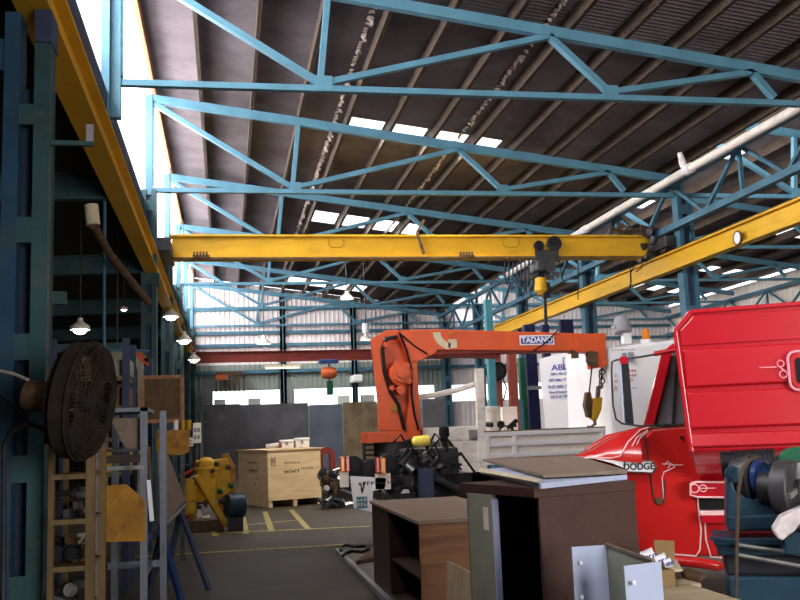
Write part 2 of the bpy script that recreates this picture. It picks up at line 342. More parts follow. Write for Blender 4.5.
# ================================================================== STEEL FRAME
def truss(Y, x0, label):
    t = thing('roof_truss', label, 'roof truss', (x0, Y, 6.75), 'blue steel roof trusses')
    zt = lambda x: 8.64-.136*(x-x0); W = XR-XL
    MB().bar((x0, Y, zt(x0)), (x0+W, Y, zt(x0+W)), .12, .17).build('top_chord', M['bluel'], t)
    MB().bar((x0-.03, Y, 6.71), (x0+W, Y, 6.71), .11, .09).build('bottom_chord', M['bluel'], t)
    for a, c in (((0, 1), (2.85, 0)), ((2.85, 0), (3.0, 1)), ((2.9, 0), (6.46, 1)), ((6.46, 1), (7.4, 0)), ((7.4, 0), (9.9, 1)), ((9.9, 1), (10.25, 0)), ((0, 0), (0, 1))):
        P = [(x0+q[0], Y, (zt(x0+q[0])-.07) if q[1] else 6.8) for q in (a, c)]
        MB().bar(P[0], P[1], .09, .12 if abs(P[0][0]-P[1][0]) < 3.5 else .10, (0, 1, 0)).build('web_member', M['bluel'], t)
    for x in (2.9, 7.4): MB().box(x0+x-.13, x0+x+.13, Y-.062, Y-.052, 6.68, 6.9).build('gusset_plate', M['bluel'], t)
names = ['nearest, leaving the top of the photo', 'second away, just above the yellow bridge crane', 'third away, partly behind the yellow crane', 'fourth, just below the yellow bridge crane', 'fifth, next to last before the back wall', 'last, standing against the back wall']
for Y, n in zip(YS[1:], names): truss(Y, XL, 'blue roof truss over the main bay, '+n)
n2 = ['nearest, at the upper right edge', 'second from the camera', 'third from the camera', 'fourth from the camera', 'fifth from the camera', 'farthest, against the back wall']
for Y, n in zip(YS[1:], n2): truss(Y, XR, 'blue steel truss over the right hand bay, '+n)
def purlin(x, x0, label, m='purlin', grp='brown purlins under the main roof'):
    z = rz(x, x0); MB().box(x-.035, x+.035, 5.5, YB-.05, z-.27, z-.02).build('roof_purlin', M[m], label=label, cat='purlin', group=grp)
px = [.62, 1.62, 2.62, 3.55, 4.5, 5.4, 6.3, 7.2, 8.1, 9.0, 9.9]
ordn = ['first', 'second', 'third', 'fourth', 'fifth', 'sixth', 'seventh', 'eighth', 'ninth', 'tenth', 'eleventh', 'twelfth']
purlin(XL+.06, XL, 'rusty orange eave purlin running along the top of the bright glazing', 'eave')
for i, x in enumerate([-.42]+px): purlin(x, XL, 'brown steel purlin under the main roof, %s from the rusty eave purlin' % ordn[i])
for i, x in enumerate(np.arange(10.6, 21.5, 1.0)): purlin(x, XR, 'dark purlin over the right hand bay, %s from the tall side' % ordn[i], grp='dark purlins over the right hand bay')
# torn foil hanging beside two purlins
def foil(x, label):
    b = MB(); y = 12.0
    while y < 38:
        if random.random() < .85:
            z = rz(x, XL)-.03; l = random.uniform(.04, .28); h = random.uniform(.02, .11); o = random.uniform(-.05, .05); l *= .5
            b.hexa([(x+o-.03, y, z-h), (x+o+.02, y, z-h*.6), (x+o+.02, y+l, z-h), (x+o-.02, y+l, z-h*.4), (x-.05, y, z), (x+.03, y, z), (x+.03, y+l, z), (x-.05, y+l, z)])
        y += random.uniform(.05, .2)
    b.build('torn_insulation', M['foil'], label=label, cat='insulation', kind='stuff')
foil(2.42, 'torn white foil insulation hanging beside the purlin left of the skylights'); foil(5.15, 'torn foil insulation along the purlin at the right end of the skylights')

def column(x, Y, z1, label, w=.3, m='blue', y_=.26):
    t = thing('steel_column', label, 'column', (x, Y, 0), 'blue steel building columns')
    for s in (-1, 1): MB().box(x+s*w/2-.05, x+s*w/2+.05, Y-y_/2, Y+y_/2, 0, z1).build('column_channel', M[m], t)
    MB().box(x-w/2+.05, x+w/2-.05, Y-.03, Y+.03, 0, z1).build('column_web', M['slate'], t)
    z = .5
    while z < z1-.4:
        MB().box(x-w/2, x+w/2, Y-y_/2-.012, Y-y_/2, z, z+.22).build('batten_plate', M[m], t); z += 1.15
    MB().box(x-w/2-.12, x+w/2+.12, Y-.22, Y+.22, 0, .025).build('base_plate', M[m], t)
    return t
# nearest lattice column, left edge of the photo, with its runway bracket
c0 = thing('steel_column', 'dirty blue lattice column filling the left edge of the photo', 'column', (-1.47, 7.2, 0), 'blue steel building columns')
pL = at(2, 300, 7.2).x; pM = at(18, 300, 7.2).x; pA = at(33, 300, 7.2).x; pB = at(49, 300, 7.2).x
MB().box(pL, pM, 7.1, 7.34, 0, 4.96).build('column_channel', M['colb'], c0)
MB().box(pA, pB, 7.1, 7.34, 0, at(43, 22, 7.2).z).build('column_channel', M['colg'], c0)
MB().box(pL, pB, 7.26, 7.30, 0, 4.4).build('column_web', M['slate'], c0)
for a, c in ((108, 128), (220, 245), (335, 361), (455, 482), (574, 600)):
    MB().box(pM-.02, pA+.02, 7.105, 7.15, at(30, c, 7.2).z, at(30, a, 7.2).z).build('batten_plate', M['colg'], c0)
MB().box(pL-.1, pB+.1, 7.0, 7.45, 0, .03).build('base_plate', M['colb'], c0)
MB().box(-1.86, -1.72, 7.1, 7.34, 4.6, 8.9).build('upper_post', M['colb'], c0)
MB().box(-1.86, pL+.02, 7.12, 7.32, 4.5, 4.75).build('post_bracket', M['colb'], c0)
MB().box(pA, -1.28, 7.08, 7.36, 4.72, 4.98).build('runway_bracket', M['slate'], c0)
up_ = thing('steel_post', 'light blue upper post standing on the slate girt in front of the bright glazing', 'post', (XL-.08, YS[1], 6.18))
MB().box(XL-.26, XL-.12, YS[1]-.2, YS[1]-.06, 6.18, 8.8).build('post', M['bluel'], up_); MB().box(XL-.12, XL+.02, YS[1]-.08, YS[1]+.06, 6.18, 8.7).build('post', M['bluel'], up_)
ar = thing('cable_arm', 'thin blue arm with a pale junction box reaching right from the nearest lattice column', 'bracket', at(49, 143, 7.2)); MB().box(at(49, 143, 7.2).x, at(94, 143, 7.2).x, 7.18, 7.22, at(60, 145.5, 7.2).z, at(60, 141, 7.2).z).build('arm', M['colg'], ar); MB().box(at(87, 130, 7.2).x, at(94, 130, 7.2).x, 7.16, 7.2, at(90, 143, 7.2).z, at(90, 126, 7.2).z).build('junction_box', M['grey'], ar)
for Y, n in zip(YS[2:], ['behind the brown mesh guard', 'slotted, right of the mesh guard', 'far along the left row', 'farther along the left row', 'in the left back corner']):
    t = column(-1.47, Y, 6.7, 'dark blue column under the left crane runway, '+n, .2, 'colg')
    MB().box(-1.57, -1.27, Y-.12, Y+.12, 4.74, 4.98).build('runway_bracket', M['colg'], t)
    MB().box(XL-.12, XL+.02, Y-.08, Y+.06, 6.6, 8.7).build('upper_post', M['bluel'], t)
for Y, n in zip(YS[1:], ['hidden at the right edge behind the red sleeper cab', 'rising behind the red truck cab', 'behind the end of the orange boom', 'behind the white cabinet with blue print', 'behind the red oxide posts', 'in the row at the back wall']):
    column(XR, Y, 6.7, 'blue column carrying the right crane runway, '+n, .26, 'blue')
for i, x in enumerate((2.6, 5.85, 8.3)):
    t = thing('wind_post', 'blue wind post on the back wall cladding, %s from the left' % ordn[i], 'column', (x, YB-.2, 0), 'wind posts on the back wall'); MB().ibeam((x, YB-.2, 0), (x, YB-.2, rz(x, XL)-.3), .26, .2).build('post', M['bluel'], t)
    MB().box(x-.2, x+.2, YB-.35, YB-.05, 0, .03).build('base_plate', M['blue'], t)
for i, z in enumerate((4.55, 5.75, 6.32, 7.4)):
    MB().box(XL, X2-.1, YB-.16, YB-.06, z, z+.14).build('wall_girt', M['blue'], label='long horizontal blue girt on the back cladding, %s from the bottom' % ordn[i], cat='girt', group='girts across the back wall')
# low bay rafters on the left
for Y, n in zip(YS[1:5], ['nearest, level with the crane runway', 'second away', 'third away', 'fourth away']):
    MB().ibeam((-9.4, Y, 5.0), (-1.58, Y, 5.2), .15, .38).build('low_bay_rafter', M['colg'], label='dark blue rafter across the dim low bay, '+n, cat='beam', group='rafters of the dim low bay')
for i, y in enumerate((10.5, 16, 21.5, 27)):
    MB().bar((-9, y, 3.2), (-1.7, y, 3.25), .1, .14).build('tie_beam', M['colg'], label='thin dark tie beam low in the dim bay, %s from the camera' % ordn[i], cat='beam', group='tie beams of the low bay')
# longitudinal girder on the right column row
def girder(x, zl, zh, label, m='bluel'):
    t = thing('lattice_girder', label, 'girder', (x, 7.2, zl))
    MB().box(x-.07, x+.07, 7.2, YB-.1, zl-.07, zl+.07).build('bottom_chord', M[m], t); MB().box(x-.07, x+.07, 7.2, YB-.1, zh-.06, zh+.06).build('top_chord', M[m], t)
    for a, c in zip([7.2]+YS[1:-1], YS[1:]):
        mth = (a+c)/2; q = (c-a)/4
        for p0, p1 in (((a, zh), (a+q, zl)), ((a+q, zl), (mth, zh)), ((mth, zh), (c-q, zl)), ((c-q, zl), (c, zh)), ((mth, zh), (mth, zl))):
            MB().bar((x, p0[0], p0[1]), (x, p1[0], p1[1]), .07, .07).build('web_member', M[m], t)
girder(XR-.27, 5.97, 6.95, 'blue lattice girder running along the right column row above the yellow runway', 'blue')
girder(X2-.3, 5.9, 6.75, 'far blue lattice girder along the wall of the right hand bay', 'blue')
b = MB()
for i, y in enumerate(np.arange(20, 41, 3.4)):
    MB().bar((X2-.15, y, 3.0), (X2-.15, y+1.9*(1 if i % 2 else -1), 6.0), .1, .12).build('wall_brace', M['purlin'], label='brown diagonal brace on the pale right wall, %s from the camera' % ordn[i], cat='brace', group='diagonal braces on the pale right wall')
MB().box(X2-.12, X2-.06, 25.5, 27.2, 3.8, 5.1).build('window_90', M['bluep'], kind='structure')

# ================================================================== CRANES
def runway(x, label, w=.22):
    t = thing('crane_runway_beam', label, 'crane runway', (x, 5, 5.0))
    MB().ibeam((x, 3.5, 5.2), (x, YB-.2, 5.2), w, .42, .035, .05).build('runway_girder', M['yellow'], t)
    MB().box(x-.03, x+.03, 3.5, YB-.2, 5.41, 5.46).build('crane_rail', M['rust'], t); return t
runway(-1.42, 'long yellow crane runway beam receding along the left column row', .26)
rw = runway(9.9, 'long yellow crane runway beam along the right column row with white disc')
pz = atX(738, 238, 9.78); MB().revolve(pz, (-1, 0, 0), [(0, .001), (0, .13), (.02, .13), (.02, .001)]).build('white_disc', M['white'], rw, smooth=True); MB().ring(pz+Vector((-.01, 0, 0)), (1, 0, 0), .13, .02).build('disc_rim', M['rust'], rw, smooth=True)
# yellow bridge crane
BY = 19.75
xa, xb = at(172, 245, BY).x, at(640, 245, BY).x; zb0, zb1 = 5.44, 5.97
br = thing('bridge_crane', 'yellow overhead bridge crane spanning the bay between both runways', 'bridge crane', (4, BY, 5.46))
bm_ = MB(); bm_.box(xa, xb, BY-.06, BY+.06, zb0+.05, zb1-.03); bm_.box(xa-.05, xb, BY-.17, BY+.17, zb1-.04, zb1); bm_.box(xa, xb, BY-.17, BY+.17, zb0, zb0+.04)
bm_.hexa([(xb, BY-.06, zb0+.05), (xb+.35, BY-.06, zb0+.2), (xb+.35, BY+.06, zb0+.2), (xb, BY+.06, zb0+.05), (xb, BY-.06, zb1), (xb+.3, BY-.06, zb1-.08), (xb+.3, BY+.06, zb1-.08), (xb, BY+.06, zb1)])
bm_.build('bridge_girder', M['yellow'], br)
MB().box(xa, xb, BY-.175, BY-.168, zb0-.01, zb0+.035).build('lower_flange_edge', M['rust'], br, label='rusty lower flange edge')
MB().box(-1.52, xa+.02, BY-.9, BY+.9, 5.47, 5.75).build('end_truck', M['dsteel'], br, bevel=.02, label='dark end truck on left runway')
for dy in (-.6, .6):
    MB().cyl((9.82, BY+dy, 5.6), (9.98, BY+dy, 5.6), .14).build('wheel', M['dsteel'], br, smooth=True)
MB().box(9.76, 10.04, BY-.9, BY+.9, 5.55, 5.8).build('end_truck', M['dsteel'], br, bevel=.02)
for px_, w_ in ((336, 16), (511, 16)):   # welded outline plates on the web
    p0 = at(px_-w_/2, 238, BY-.07); p1 = at(px_+w_/2, 247, BY-.07); x0_, x1_, z1_, z0_ = p0.x, p1.x, p0.z, p1.z
    MB().tube([(x0_, BY-.07, z1_), (x0_, BY-.07, z0_+.06), (x0_+.06, BY-.07, z0_), (x1_-.06, BY-.07, z0_), (x1_, BY-.07, z0_+.06), (x1_, BY-.07, z1_)], .012, 6).build('weld_outline', M['ydirty'], br)
b = MB()   # rusty bent strap
b.bar(at(424, 220, BY-.2), at(417, 232, BY-.2), .05, .05); b.bar(at(417, 232, BY-.2), at(424, 254, BY-.2), .07, .05); b.build('cable_bracket', M['rust'], br)
for xc in (200, 466):
    b = MB(); p = at(xc, 256, BY-.19)
    for i in range(5): b.box(p.x-.14+i*.065, p.x-.10+i*.065, p.y-.03, p.y, p.z-.04, p.z+.09)
    b.box(p.x-.15, p.x+.2, p.y-.02, p.y, p.z-.03, p.z+.02); b.build('terminal_comb', M['rust'], br)
# machinery at the right end of the bridge
b = MB(); c = at(652, 248, BY)
for i in range(26):
    a = Vector((c.x+random.uniform(-.25, .35), BY+random.uniform(-.5, .2), c.z+random.uniform(-.22, .32)))
    if i % 2: b.cyl(a, a+Vector((random.uniform(-.25, .25), random.uniform(-.2, .2), random.uniform(-.15, .15))), random.uniform(.03, .09), 10)
    else: b.box(a.x, a.x+random.uniform(.06, .22), a.y, a.y+random.uniform(.06, .25), a.z, a.z+random.uniform(.05, .16))
b.build('drive_machinery', M['dsteel'], br)
for k in range(4):
    p = at(630+k*6, 262, BY-.25); q = at(626+k*5, 300-k*14, BY-.25)
    MB().tube([p, (p+q)/2+Vector((.08*(-1)**k, 0, 0)), q], .012, 6).build('pendant_cable', M['black'], br)
b = MB()
for i in range(30):
    rr = random.Random(200+i); a = at(rr.uniform(618, 660), rr.uniform(228, 240), BY+.1); b.tube([a, a+Vector((rr.uniform(-.3, .3), 0, rr.uniform(-.1, .18))), a+Vector((rr.uniform(-.5, .5), 0, rr.uniform(-.2, .1)))], rr.uniform(.012, .035), 6)
b.build('cable_tangle', M['rust'], br)
# hoist on the bridge
hc = at(543, 250, BY)
ho = thing('chain_hoist', 'electric chain hoist with black wheels and yellow hook block under the yellow bridge', 'hoist', (hc.x, BY, 5.0))
for dx in (-.17, .2):
    MB().revolve((hc.x+dx, BY-.2, 5.76 if dx > 0 else 5.7), (0, -1, 0), [(0, .001), (0, .17 if dx > 0 else .12), (.05, .17 if dx > 0 else .12), (.05, .11), (.02, .09), (.02, .03), (.08, .03), (.08, .001)]).build('trolley_wheel', M['blackp'], ho, smooth=True)
MB().box(hc.x-.25, hc.x+.3, BY-.2, BY-.15, 5.35, 5.62).build('trolley_plate', M['dsteel'], ho)
MB().box(hc.x-.28, hc.x-.02, BY-.3, BY+.3, 5.12, 5.36).build('motor_housing', M['dsteel'], ho, bevel=.04)
MB().cyl((hc.x+.05, BY-.3, 5.2), (hc.x+.05, BY+.3, 5.2), .13).build('chain_drum', M['dsteel'], ho, smooth=True)
for dx in (-.06, .03, .12, .3):
    MB().tube([(hc.x+dx, BY-.18, 5.4), (hc.x+dx*1.2, BY-.18, 4.9)], .014, 6).build('chain', M['black'], ho)
hb = at(541, 286, BY-.2); MB().revolve((hb.x, BY-.2, hb.z+.2), (0, 0, -1), [(0, .02), (.02, .13), (.3, .15), (.4, .08), (.42, .001)]).build('hook_block', M['ydirty'], ho, smooth=True)
hb2 = at(545, 293, BY-.2); MB().box(hb2.x-.08, hb2.x+.1, BY-.3, BY-.15, hb2.z-.12, hb2.z+.22).build('pendant_control', M['blackp'], ho, bevel=.02)
p = at(545, 298, BY-.2); q = at(546, 328, BY-.2); MB().cyl(p, q, .035).build('pendant_cable', M['black'], ho)
p = at(578, 262, BY-.2); q = at(578, 300, BY-.2); MB().cyl(p, q, .012).build('control_cable', M['black'], ho)
# bundle of festoon cables left of hoist
fb = thing('festoon_cables', 'bundle of looped festoon cables hanging left of the chain hoist', 'cables', at(520, 262, BY))
for k in range(9):
    x = 505+k*4; p = at(x, 259, BY); q = at(x+4, 259, BY); mth = at(x+2, 275+random.uniform(5, 28), BY)
    MB().tube([p, (p*.4+mth*.6)+Vector((-.03, 0, 0)), mth, (q*.4+mth*.6)+Vector((.03, 0, 0)), q], .016, 6).build('cable_loop', M['slate' if k % 2 else 'black'], fb)
# red oxide bridge crane at the back
rb = thing('bridge_crane', 'red oxide bridge crane spanning the bay far back over the windows', 'bridge crane', (4, 40, 4.9))
MB().ibeam((-1.22, 40, 5.13), (9.7, 40, 5.06), .3, .46).build('bridge_girder', M['redbeam'], rb)
for x in (-1.42, 9.9): MB().box(x-.12, x+.12, 39.2, 40.8, 5.47, 5.7).build('end_truck', M['redbeam'], rb)
for x in (-1.25, 9.72): MB().box(min(x, x-.1*(1 if x < 0 else -1)), max(x, x-.1*(1 if x < 0 else -1)), 39.7, 40.3, 4.95, 5.7).build('hanger_plate', M['redbeam'], rb)
h2 = at(329, 368, 39.9); rh = thing('electric_hoist', 'small red electric hoist with blue trolley hanging from the far red bridge', 'hoist', (h2.x, 39.9, 4.3))
MB().box(h2.x-.45, h2.x+.4, 39.6, 40.1, 4.72, 4.89).build('trolley', M['bluep'], rh, bevel=.03)
z_ = at(328, 373, 39.9).z; MB().revolve((h2.x-.35, 39.85, z_), (1, 0, 0), [(0, .001), (0, .2), (.1, .26), (.5, .26), (.65, .18), (.65, .001)]).build('motor_body', M['orange2'], rh, smooth=True)
MB().cyl((h2.x, 39.9, z_+.5), (h2.x, 39.9, z_-.5), .03).build('chain', M['black'], rh)
MB().box(h2.x-.12, h2.x+.15, 39.8, 40.0, z_-.95, z_-.35).build('hook_block', M['green'], rh, bevel=.03)

# pipes
b = MB(); pts = [(9.55, 10.0, 6.82), (9.55, 30.0, 6.95)]
pp = thing('exhaust_pipe', 'fat white pipe running under the roof along the right column row', 'pipe', (9.55, 13, 6.8))
MB().tube([(9.55, 9, 6.75), (9.55, 17.3, 6.85), (9.55, 30.0, 6.86)], .085, 16).build('pipe_run', M['offw'], pp, smooth=True)
for y in (17.2, 22.9): MB().tube([(9.55, y-.12, 6.85), (9.55, y+.12, 6.85)], .11, 16).build('pipe_collar', M['white'], pp, smooth=True)
MB().tube([(9.55, 17.3, 6.85), (9.5, 17.33, 7.02), (9.47, 17.36, 7.25)], [.07, .08, .05], 12).build('pipe_elbow', M['offw'], pp, smooth=True)
# brown pipe in low bay
lp = thing('downpipe', 'dusty brown pipe with cream elbow slanting down behind the left runway', 'pipe', at(92, 210, 12))
MB().tube([at(91, 205, 12), at(93, 225, 12)], .09, 12).build('elbow', M['cream'], lp, smooth=True)
MB().tube([at(94, 226, 12), at(110, 255, 12.6), at(148, 302, 14)], .055, 10).build('pipe_run', M['rust'], lp, smooth=True)

# ================================================================== LAMPS
def high_bay(p, r, label, lit=True, drop=1.2, bulb=False, neck=False):
    t = thing('pendant_lamp', label, 'lamp', p, 'pendant lamps of the workshop')
    drop = (rz(p[0], XL) if p[0] > XL else 5.35+(p[0]+9.6)*.06)-p[2]-r+.0
    sh = MB().revolve(p, (0, 0, 1), [(0, r), (.06, r*.98), (r*.9, r*.3), (r*1.25, r*.26), (r*1.3, .001)]).build('lamp_shade', M['offw'], t, smooth=True)
    if neck: MB().cyl(Vector(p)+Vector((0, 0, r*1.3)), Vector(p)+Vector((0, 0, r*1.3+.34)), .12, 14).build('ballast_housing', M['white'], t, smooth=True)
    MB().revolve(p, (0, 0, 1), [(.02, .001), (.015, r*.9), (.03, .001)]).build('lamp_lens', M['lamp' if lit else 'lampw'], sh, smooth=True)
    if bulb: MB().revolve(Vector(p)-Vector((0, 0, r*.5)), (0, 0, 1), [(0, .001), (r*.15, r*.5), (r*.5, r*.75), (r*.9, r*.5), (r, .001)], 16).build('bulb', M['lamp'], sh, smooth=True)
    MB().cyl(Vector(p)+Vector((0, 0, r*1.2)), Vector(p)+Vector((0, 0, drop+r)), .015, 6).build('drop_rod', M['dsteel'], t)
high_bay(at(264, 344, 36), .28, 'white dish lamp hanging in front of the back cladding, left of the orange crane', True, 1.3)
t_ = at(366, 340, 33); high_bay(t_, .2, 'white bell lamp with tall neck hanging just left of the orange crane top', True, 1.5, neck=True)
high_bay(at(347, 299, 30.4), .22, 'white lamp hanging near the truss above the far cladding', True, .3)
for (px_, py_, Y, r, n) in ((80, 330, 16, .16, 'dim lamp over the fan cage in the low bay'), (117, 354, 18, .14, 'dim lamp right of the fan top in the low bay'), (171, 317, 24, .2, 'bright lamp just under the left runway, highest of the cluster'), (184, 341, 30, .24, 'bright lamp under the left runway, middle of the cluster'), (194, 360, 34, .22, 'bright lamp under the left runway, lowest of the cluster'), (124, 310, 20, .07, 'tiny lamp beside the brown pipe in the low bay')):
    high_bay(at(px_, py_, Y), r, n, True, .6, bulb=True)
fl_ = at(283, 367, 39.9); ft = thing('fluorescent_lamp', 'long fluorescent strip lamp hanging under the far red bridge', 'lamp', fl_)
MB().box(fl_.x-.8, fl_.x+.75, 39.85, 40.0, fl_.z, fl_.z+.1).build('lamp_housing', M['cream'], ft); MB().cyl((fl_.x-.75, 39.9, fl_.z-.04), (fl_.x+.7, 39.9, fl_.z-.04), .03, 8).build('tube', M['lampw'], ft)
for dx in (-.5, .5): MB().cyl((fl_.x+dx, 39.95, fl_.z+.1), (fl_.x+dx, 39.95, 4.9), .012, 6).build('hanger_rod', M['grey'], ft)
fx = at(358, 378, 41); MB().box(fx.x-.2, fx.x+.2, 40.95, YB-.01, fx.z-.15, fx.z+.15).build('floodlight', M['white'], label='small square white floodlight on the back wall left of the orange crane', cat='lamp', bevel=.02)

# ================================================================== BACK OF THE BAY
for i, (a, c, m, n) in enumerate(((204, 240, 'dsheet', 'dark grey sheet panel with a white star mark, at the left of the back row'), (240, 308, 'dsheet', 'wide dark grey sheet panel behind the wooden crate'), (309, 342, 'bsheet', 'shiny blue grey sheet panel right of the crate top'), (343, 377, 'rsheet', 'rust stained brown sheet panel just left of the orange crane'))):
    p = at(a, 405, 36.9); q = at(c, 405, 36.9)
    s_ = thing('steel_partition', n, 'partition', (p.x, 37, 0), 'sheet metal partitions before the back wall')
    MB().box(p.x, q.x, 36.9, 36.95, .08, p.z+(.1 if i == 3 else 0)).build('sheet', M[m], s_)
    for x in (p.x+.06, q.x-.06): MB().box(x-.04, x+.04, 36.95, 37.03, 0, p.z).build('post', M['dsteel'], s_)
    if i == 0:
        sp = at(221, 417, 36.88); b = MB()
        for k in range(4):
            a_ = k*math.pi/4; b.bar(sp+Vector((math.cos(a_)*.22, 0, math.sin(a_)*.22)), sp-Vector((math.cos(a_)*.22, 0, math.sin(a_)*.22)), .03, .02, (0, 1, 0))
        b.build('star_mark', M['grey'], s_)
for a, c, m in ((425, 445, 'dsheet'),):
    p = at(422, 399, 33); q = at(447, 432, 33); MB().box(p.x, q.x, 33, 33.6, 0, p.z).build('steel_cabinet', M['dsheet'], label='dark grey upright cabinet seen between orange crane column and white post', cat='cabinet', bevel=.02)

# ---- crate
A_ = math.radians(20); N_ = atZ(269, 508, 0); rd = Vector((math.cos(A_), math.sin(A_), 0)); ld = Vector((-math.sin(A_), math.cos(A_), 0))
CW, CD = 1.38, 1.95; T = Matrix.Translation(N_) @ Matrix.Rotation(A_, 4, 'Z'); ct = 1.33
cr = thing('wooden_crate', 'large pale plywood packing crate on skids standing on the bay floor', 'crate', N_)
MB(T).box(0, CW, 0, .03, .16, ct).build('front_panel', M['pine'], cr); MB(T).box(0, .03, .03, CD, .16, ct).build('side_panel', M['pine'], cr)
MB(T).box(CW-.03, CW, .03, CD, .16, ct).build('side_panel', M['pine'], cr); MB(T).box(0, CW, CD, CD+.03, .16, ct).build('back_panel', M['pine'], cr)
MB(T).box(-.04, CW+.03, -.03, CD+.06, ct, ct+.035).build('lid', M['pine'], cr)
for x in (.0, CW/2-.05, CW-.1): MB(T).box(x, x+.1, 0.01, CD, 0, .16).build('skid', M['pine'], cr)
for q in ((-.012, 0, .0, .1, .16, ct), (-.012, 0, CD-.1, CD, .16, ct), (0, CW, -.012, 0, .16, .25)): MB(T).box(*q).build('batten', M['pine'], cr)
def scrib(T, x0, z0, wd, ht, n, m, par, name='stencil_mark', y=-.004, seed=1):
    rr = random.Random(seed); b = MB(T)
    for i in range(n):
        x = x0+wd*i/n; h = ht*rr.uniform(.5, 1)
        b.box(x, x+wd/n*.28, y, y+.003, z0, z0+h)
        if rr.random() < .7: b.box(x, x+wd/n*.75, y, y+.003, z0+h*rr.choice((0, .45, .85)), z0+h*rr.choice((0, .45, .85))+ht*.16) if False else b.box(x, x+wd/n*.72, y, y+.003, z0+h*.42, z0+h*.42+ht*.17)
        if rr.random() < .6: b.box(x, x+wd/n*.72, y, y+.003, z0+h-ht*.16, z0+h)
    return b.build(name, M[m], par)
scrib(T, .42, 1.0, .42, .07, 9, 'ink', cr, seed=3); scrib(T, .42, .78, .40, .10, 7, 'ink', cr, seed=4); scrib(T, .86, .86, .34, .05, 7, 'ink', cr, seed=5)
b = MB(T); b.box(.07, .085, -.004, 0, .98, 1.18); b.box(.17, .185, -.004, 0, .98, 1.18); b.box(.07, .185, -.004, 0, .98, .995); b.box(.10, .115, -.004, 0, 1.03, 1.16); b.box(.14, .155, -.004, 0, 1.03, 1.16); b.build('up_arrow_mark', M['ink'], cr)
TL = T @ Matrix.Rotation(math.pi/2, 4, 'Z') @ Matrix.Scale(-1, 4, (1, 0, 0)) @ Matrix.Identity(4)
b = MB(T)
rr = random.Random(5)
for (y0, z0, n, h) in ((.75, 1.02, 5, .06), (.7, .8, 5, .12)):
    for i in range(n):
        y = y0+.11*i; b.box(-.004, 0, y, y+.03, z0, z0+h*rr.uniform(.6, 1)); b.box(-.004, 0, y, y+.09, z0+h*.4, z0+h*.4+.015)
b.box(-.004, 0, .85, .9, .5, .56); b.build('stencil_mark', M['ink'], cr)
# on the crate
def tub(xl, xr, ytop, label, m='white', fo=.3):
    p = at(xl, 455, N_.y+.9); q = at(xr, 455, N_.y+.9); zt = at(xl, ytop, N_.y+.9).z; zb = ct+.036
    t = thing('plastic_tub', label, 'tub', ((p.x+q.x)/2, N_.y+.9, zb), 'tubs on the wooden crate'); c = (p.x+q.x)/2; h = (q.x-p.x)/2
    b = MB(); b.hexa([(c-h*.9, N_.y+.75, zb), (c+h*.9, N_.y+.75, zb), (c+h*.9, N_.y+1.1, zb), (c-h*.9, N_.y+1.1, zb), (c-h*.95, N_.y+.72, zt-.05), (c+h*.95, N_.y+.72, zt-.05), (c+h*.95, N_.y+1.13, zt-.05), (c-h*.95, N_.y+1.13, zt-.05)]); bo = b.build('body', M[m], t, bevel=.015)
    MB().box(c-h, c+h, N_.y+.7, N_.y+1.15, zt-.05, zt).build('lid', M[m], t, bevel=.01)
    MB().box(c-.04, c+.02, N_.y+.70, N_.y+.735, (zb+zt)/2-.03, (zb+zt)/2+.06).build('label', M['grey'], bo); return t
tub(280, 294, 440, 'low white plastic tub on the crate, beside the red ended tube'); tub(295, 309.5, 438, 'taller white plastic tub on the crate, nearest its right end')
p = at(266, 450, N_.y+.6); q = at(279, 447, N_.y+.6)
rl = thing('wrapped_roll', 'white wrapped roll with dark red end lying on the crate', 'roll', (p.x, p.y, ct+.036))
MB().cyl((p.x, N_.y+.6, ct+.1), (q.x, N_.y+.6, ct+.13), .06, 12).build('roll', M['cloth'], rl, smooth=True); MB().cyl((q.x, N_.y+.6, ct+.13), (q.x+.06, N_.y+.6, ct+.14), .07, 12).build('end_cap', M['redbeam'], rl, smooth=True)

# ---- red arch and scrap right of the crate
ac = at(327, 470, 23.5); zt = at(327, 447, 23.5).z; R_ = .22
arch = thing('arch_casting', 'red arch shaped machine casting standing right of the wooden crate', 'casting', (ac.x, 23.5, .25))
b = MB(); n = 14; out = [(ac.x-R_, 23.5, .7)]+[(ac.x-R_*math.cos(math.pi*i/n), 23.5, zt-R_+R_*math.sin(math.pi*i/n)) for i in range(n+1)]+[(ac.x+R_, 23.5, .7)]
inn = [(ac.x-R_*.42, 23.5, .7)]+[(ac.x-R_*.42*math.cos(math.pi*i/n), 23.5, zt-R_*1.1+R_*.42*math.sin(math.pi*i/n)) for i in range(n+1)]+[(ac.x+R_*.42, 23.5, .7)]
for i in range(len(out)-1):
    a = [out[i], out[i+1], inn[i+1], inn[i]]; b.hexa([Vector(v) for v in a]+[Vector(v)+Vector((0, .35, 0)) for v in a])
b.build('arch', M['redbeam'], arch); MB().box(ac.x-.3, ac.x+.3, 23.4, 24.0, 0, .7).build('base_block', M['dsteel'], arch)
